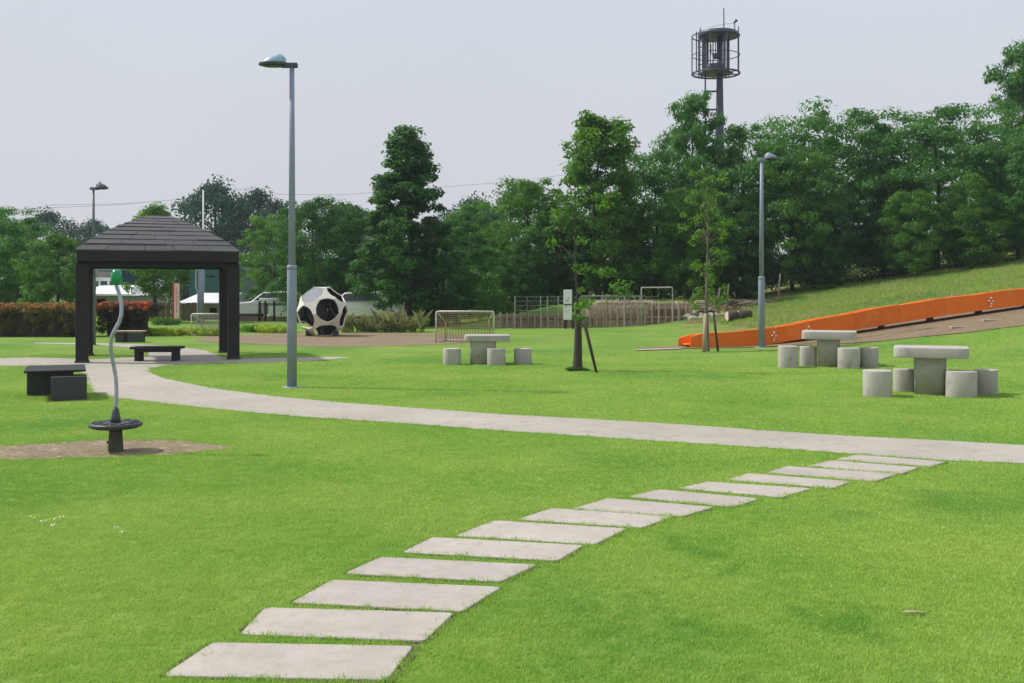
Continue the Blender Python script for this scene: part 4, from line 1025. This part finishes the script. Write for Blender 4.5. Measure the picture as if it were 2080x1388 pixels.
# wire fence before the wall, fence frame, notice board
FY = 41.3
t = thing('wire_fence', 'thin wire mesh fence on slender posts in front of the stone wall', 'fence', (0, FY, 0))
fx = lambda x: (x-CX)/F*FY
for x in (1046, 1071, 1098, 1112, 1134, 1190, 1233, 1268, 1338, 1378):
    zt = EYE-(602-HY)/F*FY if x < 1300 else EYE-(612-HY)/F*FY
    MB().tube([(fx(x), 0, -.1), (fx(x), 0, zt)], .022, 6).build('post', M['palebark' if x % 2 else 'wire'], t)
for y in (603, 612, 621, 631): MB().tube([(fx(1046), 0, EYE-(y-HY)/F*FY), (fx(1190), 0, EYE-(y-HY)/F*FY+.01), (fx(1340 if y < 615 else 1300), 0, EYE-(y-HY)/F*FY)], .007, 4).build('wire', M['wire'], t)
mb = MB(); X = fx(1046)
while X < fx(1300):
    for s_ in (-1, 1): mb.tube([(X, .004*s_, .68), (X+s_*.45, .004*s_, 1.24)], .002, 3, False)
    X += .22
mb.build('mesh_wire', M['wire'], t)
t = thing('pipe_rail', 'pale horizontal pipe rail above the wall behind the near sapling', 'railing', (0, 44.2, 0))
f2 = lambda x: (x-CX)/F*44.2; z2 = lambda y: EYE-(y-HY)/F*44.2
for y in (601, 610): MB().tube([(f2(1180), 0, z2(y)), (f2(1300), 0, z2(y+.5))], .022, 6).build('rail', M['wire'], t)
for x in (1182, 1222, 1262, 1299): MB().tube([(f2(x), 0, .95), (f2(x), 0, z2(600))], .024, 6).build('post', M['wire'], t)
t = thing('pipe_gate', 'tall pale pipe frame with square corner standing before the wall', 'frame', (0, 41.0, 0))
f3 = lambda x: (x-CX)/F*41; z3 = lambda y: EYE-(y-HY)/F*41
MB().tube([(f3(1303), 0, 0), (f3(1303), 0, z3(586)), (f3(1304), 0, z3(584.5))], .028, 6).build('post', M['wire'], t, True)
MB().tube([(f3(1303), 0, z3(584.5)), (f3(1366), 0, z3(584))], .026, 6).build('top_bar', M['wire'], t)
MB().tube([(f3(1366), 0, z3(584)), (f3(1366), 0, .0)], .02, 6).build('post', M['wire'], t)
for x in (1408,):
    a = at(x, 607, 45); a.z = h1(a.x, 45); tag(MB().tube([(0, 0, -.1), (0, 0, 1.0)], .04, 8).build('bank_post', M['white'], None, loc=a), 'short white post on the crest of the bank right of the frame', 'post')
t = thing('notice_board', 'narrow tall white notice board on a dark post left of the near sapling', 'sign', at(1153, 666, 40.3).to_2d().to_3d())
MB().box(-.16, .17, -.03, 0, EYE-(650-HY)/F*40.3, EYE-(589-HY)/F*40.3).build('board', M['white'], t, bevel=.02)
MB().box(.175, .25, -.01, .05, 0, 1.58).build('post', M['black_wood'], t)
MB().box(-.17, .19, -.05, -.031, .93, .97).build('bracket', M['black_wood'], t)
MB().box(-.12, -.04, .0, .05, 0, .36).build('post', M['black_wood'], t)
for (x, z, w_, h_) in ((-.02, 1.10, .12, .07), (.03, 1.2, .05, .05), (-.06, .88, .10, .05), (.05, .72, .14, .015), (-.05, .66, .15, .012)): MB().box(x-w_/2, x+w_/2, -.0335, -.0305, z-h_/2, z+h_/2).build('print', M['wire'], t)

# ------------------------------------------------------------------ tower
TY = 66.0; tx = (1462-CX)/F*TY; tg = h1(tx, TY); K = F/TY
t = thing('radio_mast', 'dark steel radio mast with round caged platform and ladder', 'tower', (tx, TY, 0))
zz = lambda y: EYE-(y-HY)/K; xx = lambda x: (x-1462)/K
MB().lathe([(.32, tg-.2), (.27, zz(270)), (.20, zz(150)), (.19, zz(66))], 16).build('mast', M['tower'], t, True)
RC = 1.5
def ring(z, rad, th, nm, c=(0, 0)):
    MB().tube([(c[0]+rad*math.cos(a*2*math.pi/28), c[1]+rad*math.sin(a*2*math.pi/28), z) for a in range(29)], th, 6, False).build(nm, M['tower'], t, True)
cx0 = xx(1454)
MB().lathe([(1.25, zz(76)), (1.28, zz(74)), (1.28, zz(68)), (1.2, zz(66))], 24, (cx0+.15, 0)).build('canopy_disc', M['tower'], t, True)
ring(zz(74), RC, .04, 'upper_ring', (cx0, 0)); ring(zz(113), RC, .028, 'middle_ring', (cx0, 0)); ring(zz(150), RC, .06, 'lower_ring', (cx0, 0))
MB().lathe([(RC*.62, zz(151.5)), (RC*.72, zz(150.5)), (RC*.72, zz(149))], 24, (cx0, 0)).build('platform', M['tower'], t, True)
for k in range(8):
    a = k/8*2*math.pi; MB().tube([(cx0+.5*math.cos(a), .5*math.sin(a), zz(151)), (cx0+RC*math.cos(a), RC*math.sin(a), zz(151))], .035, 5).build('floor_beam', M['tower'], t)
MB().lathe([(.62, zz(147)), (.62, zz(133)), (.5, zz(131))], 14, (cx0, 0)).build('equipment_drum', M['tower'], t, True)
for k in range(9):
    a = k/9*2*math.pi+.1; x, y = cx0+RC*math.cos(a), RC*math.sin(a); MB().tube([(x, y, zz(152)), (x, y, zz(70))], .038, 6).build('cage_bar', M['tower'], t)
for k in range(4):
    a = k*math.pi/2+.4; x, y = cx0+.95*math.cos(a), .95*math.sin(a); MB().box(x-.07, x+.07, y-.07, y+.07, zz(150), zz(74)).build('frame_post', M['tower'], t)
for x, y0, y1 in ((1469, 66, 19), (1491, 66, 48), (1422, 76, 58), (1499, 66, 56), (1452, 110, 88), (1443, 112, 92)): MB().tube([(xx(x), -.2, zz(y0)), (xx(x), -.2, zz(y1))], .03 if x != 1469 else .035, 6).build('antenna', M['tower'], t)
MB().tube([(xx(1489), -.2, zz(49)), (xx(1495), -.3, zz(43))], [.05, .10], 8).build('floodlight', M['tower'], t)
MB().tube([(xx(1438), -.2, zz(58)), (xx(1469), -.2, zz(51)), (xx(1491), -.2, zz(49))], .012, 4).build('stay_wire', M['tower'], t)
for x in (1446, 1452): MB().tube([(xx(x), -.35, zz(112)), (xx(x+5), -.5, zz(122))], [.09, .13], 8).build('floodlight', M['tower'], t)
for x in (1432,): MB().tube([(xx(x), -.1, tg), (xx(x), -.1, zz(70))], .05, 6).build('ladder_rail', M['tower'], t)
MB().tube([(xx(1421), -.1, zz(150)), (xx(1421), -.1, zz(62))], .035, 6).build('ladder_rail', M['tower'], t)
for y in (97, 113, 132, 143): MB().tube([(xx(1417), -.1, zz(y)), (xx(1433), -.1, zz(y))], .03, 5).build('rung', M['tower'], t)
for y in (187, 224, 262, 300, 340): MB().tube([(xx(1432), -.1, zz(y)), (xx(1455), -.05, zz(y-1))], .06, 6).build('ladder_bracket', M['tower'], t)

# ------------------------------------------------------------------ behind the shelter: buildings, sign, poles
def bx(t, nm, x0, x1, y0, y1, Y, dep, mat, yo=0, bev=0):   # photo pixel box at depth Y, world coords relative to t
    a = at(x0, y1, Y+yo); b = at(x1, y0, Y+yo); l = t.location
    return MB().box(a.x-l.x, b.x-l.x, yo, yo+dep, max(a.z, 0)-l.z, b.z-l.z).build(nm, M[mat], t, bevel=bev)
t = thing('garden_building', 'beige building with white sloping metal roof seen left through the shelter', 'building', (at(225, 600, 58).x, 58, 0))
bx(t, 'wall', 170, 264, 599, 645, 58, 6, 'beige')
a = at(160, 600, 57.8); b = at(270, 583, 57.8); l = t.location
MB().hexa([(a.x-l.x, -.4, a.z), (b.x-l.x, -.4, a.z-.03), (b.x-l.x-.2, 6.4, a.z), (a.x-l.x, 6.4, a.z), (a.x-l.x, -.4, a.z+.1), (b.x-l.x, -.4, a.z+.06), (b.x-l.x-.9, 3, b.z+.1), (a.x-l.x, 3, b.z+.1)]).build('roof', M['roofwhite'], t)
for i in range(9): bx(t, 'roof_rib', 172+i*10.5, 173+i*10.5, 597, 599, 57.5, .3, 'roofwhite')
bx(t, 'window', 196, 214, 607, 622, 57.96, .05, 'glassdark')
t = thing('roof_tank', 'white raised box structure with open legs on the roof at left', 'roof structure', (at(200, 570, 61).x, 61, 0))
bx(t, 'top', 186, 222, 564, 571, 61, 2.0, 'roofwhite')
for x in (188, 200, 218): bx(t, 'leg', x, x+3, 571, 584, 61, .12, 'roofwhite')
bx(t, 'body', 192, 214, 552, 564, 61.5, 1.5, 'beige')
t = thing('grey_shed', 'flat grey building far behind under the shelter roof edge', 'building', (at(215, 545, 75).x, 75, 0))
bx(t, 'wall', 176, 238, 550, 640, 75, 6, 'teal'); bx(t, 'roof', 172, 240, 538, 549.5, 74.6, 7, 'galv')
t = thing('storehouse', 'beige building with white roof behind the totem sign', 'building', (at(410, 600, 52).x, 52, 0))
bx(t, 'wall', 368, 470, 617, 668, 52, 5, 'beige')
a = at(362, 617, 51.8); b = at(476, 599, 51.8); l = t.location
MB().hexa([(a.x-l.x, -.35, a.z), (b.x-l.x, -.35, a.z), (b.x-l.x, 5.3, a.z), (a.x-l.x, 5.3, a.z), (a.x-l.x, -.35, a.z+.05), (b.x-l.x, -.35, a.z+.05), (b.x-l.x-.3, 2.4, b.z+.08), (a.x-l.x+.3, 2.4, b.z+.08)]).build('roof', M['roofwhite'], t)
bx(t, 'gutter', 362, 476, 616.2, 618.2, 51.5, .08, 'galv'); bx(t, 'door', 384, 398, 628, 668, 51.96, .05, 'greypole'); bx(t, 'window', 425, 440, 626, 640, 51.96, .05, 'glassdark')
t = thing('teal_hall', 'dark teal hall with a short white stripe at the right under the shelter', 'building', (at(420, 560, 72).x, 72, 0))
bx(t, 'wall', 384, 470, 548, 640, 72, 8, 'teal'); bx(t, 'roof', 380, 474, 541, 547.5, 71.6, 9, 'teal'); bx(t, 'white_stripe', 419, 436, 560, 563.5, 71.9, .05, 'white'); bx(t, 'roof_vent', 412, 426, 536, 541, 72, 1, 'roofwhite')
# totem sign
t = thing('totem_sign', 'narrow upright pink faced sign with red side and vertical lettering', 'sign', (at(357, 663, 46).x, 46, 0)); zt = EYE-(576-HY)/F*46
MB().box(-.075, .145, 0, .10, 0, zt).build('face_board', M['pink'], t, bevel=.006); MB().box(-.155, -.077, -.0, .10, 0, zt-.02).build('side_board', M['red'], t, bevel=.004)
r = random.Random(5)
for i in range(9):   # eroded vertical characters: a few strokes each
    z = zt-.22-i*.125; s_ = .075
    g_ = MB(); 
    for k in range(r.choice((3, 4, 4))):
        if r.random() < .55: zz_ = z+r.uniform(-.035, .035); x0 = r.uniform(-.03, 0); g_.box(.035+x0-.005, .035+x0+.05, -.0035, -.0015, zz_-.005, zz_+.005)
        else: x0 = .035+r.uniform(-.025, .03); g_.box(x0-.006, x0+.006, -.0032-.0003*k, -.0015, z-.035, z+.03)
    g_.build('character', M['ink'], t)
# board fence
t = thing('board_fence', 'short fence of upright brown boards below the tree behind the shelter', 'fence', (at(325, 660, 50).x, 50, 0))
for i in range(14):
    x = -1.6+i*.25; MB().box(x-.11, x+.11, -.01, .015, 0, .86+random.uniform(-.03, .04)).build('board', M['boards'], t, bevel=.004)
for z in (.25, .68): MB().box(-1.7, 1.8, .016, .06, z-.04, z+.04).build('rail', M['boards'], t)
# poles
t = thing('utility_pole', 'thick grey pole with white bracket seen right under the shelter', 'pole', (at(408, 668, 47).x, 47, 0))
MB().lathe([(.15, 0), (.13, EYE-(547-HY)/F*47)], 12).build('shaft', M['galv'], t, True)
zt = EYE-(549-HY)/F*47; MB().tube([(-.20, -.1, zt-.8), (-.20, -.1, zt), (.12, -.1, zt+.02)], .022, 6).build('bracket', M['white'], t); MB().tube([(-.2, -.1, zt-.8), (-.13, -.1, zt-1.0), (-.13, -.1, .2)], .015, 6).build('conduit', M['white'], t)
a = at(413, 540, 60); tag(MB().tube([(0, 0, 0), (0, 0, EYE-(386-HY)/F*60)], [.07, .04], 8).build('flag_pole', M['white'], None, True, loc=(a.x, 60, 0)), 'thin white pole rising above the right slope of the shelter roof', 'pole')
a = at(197, 560, 62); tag(MB().tube([(0, 0, 0), (0, 0, EYE-(520-HY)/F*62)], .07, 8).build('dark_pole', M['greypole'], None, True, loc=(a.x, 62, 0)), 'thin dark pole beside the roof structure at far left', 'pole')
# carport / white stalls between shelter and near lamp
t = thing('carport', 'white roofed open carport on dark posts left of the near lamp', 'carport', (at(545, 640, 49).x, 49, 0))
bx(t, 'roof', 526, 615, 606, 612, 49, 4, 'roofwhite', bev=.02); bx(t, 'fascia', 527, 614, 612.3, 616, 49.1, .1, 'white')
for x in (527, 539, 557, 604): bx(t, 'post', x, x+4, 612, 655, 49.2, .1, 'black_wood')
bx(t, 'back_wall', 500, 612, 640, 660, 52, .2, 'boards'); bx(t, 'counter', 560, 600, 620, 640, 50.5, .8, 'white')
def car(x0, x1, ytop, Y, label, mat='white'):
    a = at(x0, 600, Y); b = at(x1, 600, Y); Lc = 4.2; t = thing('parked_car', label, 'car', ((a.x+b.x)/2, Y, h1((a.x+b.x)/2, Y)), 0, 'cars parked behind the trees')
    prof = [(-2.1, .35), (-2.1, .75), (-1.75, .9), (-1.25, .95), (-.7, 1.4), (.7, 1.45), (1.4, 1.05), (2.0, .95), (2.1, .6), (2.1, .35)]
    mb = MB(); n = len(prof); mb.add([(x, -.8 if z < 1 else -.65, z) for x, z in prof]+[(x, .8 if z < 1 else .65, z) for x, z in prof], [tuple(range(n)), tuple(range(2*n-1, n-1, -1))]+[(k, n+k, n+(k+1) % n, (k+1) % n) for k in range(n)])
    mb.build('body', M[mat], t, bevel=.05)
    MB().add([(-1.1, -.79, 1.0), (-.68, -.70, 1.34), (.66, -.70, 1.36), (1.2, -.79, 1.06)], [(0, 3, 2, 1)]).build('side_window', M['glassdark'], t)
    for x in (-1.3, 1.3):
        for y in (-.78, .62):
            o = MB().tube([(x, y, .32), (x, y+.16, .32)], .32, 16).build('wheel', M['rubber'], t)
car(700, 775, 625, 45.5, 'white parked car glimpsed between trunks right of the climbing ball')
car(540, 600, 625, 50, 'pale parked car under the white carport')
car(1700, 1790, 540, 66, 'white car body standing in for the bright gap in the wood above the slide')  # car shape stands in for a bright gap seen between the trees
# overhead cables
for (pts_, lab) in (([(60, 424, 70), (230, 417, 72), (400, 402, 75), (560, 395, 78), (700, 396, 80), (900, 380, 82), (1030, 370, 84), (1180, 352, 86)], 'upper thin overhead cable crossing the sky behind the lamps'),
                    ([(100, 417, 70), (260, 414, 72), (380, 404, 74), (520, 380, 76)], 'lower thin overhead cable above the shelter roof')):
    tag(MB().tube([at(*q) for q in pts_], .012, 4).build('power_cable', M['darkwire'], None), lab, 'cable')

# ------------------------------------------------------------------ haze
m = bpy.data.materials.new('haze'); m.use_nodes = True; nt = m.node_tree; nt.nodes.clear(); o = nt.nodes.new('ShaderNodeOutputMaterial')
v = nt.nodes.new('ShaderNodeVolumePrincipled'); v.inputs['Color'].default_value = (.78, .86, .97, 1); v.inputs['Density'].default_value = .00055; v.inputs['Anisotropy'].default_value = .2
nt.links.new(v.outputs[0], o.inputs['Volume'])
HZ = MB().box(-60, 60, -12, 150, -1, 30).build('haze', m); tag(HZ, kind='stuff'); HZ.display_type = 'WIRE'
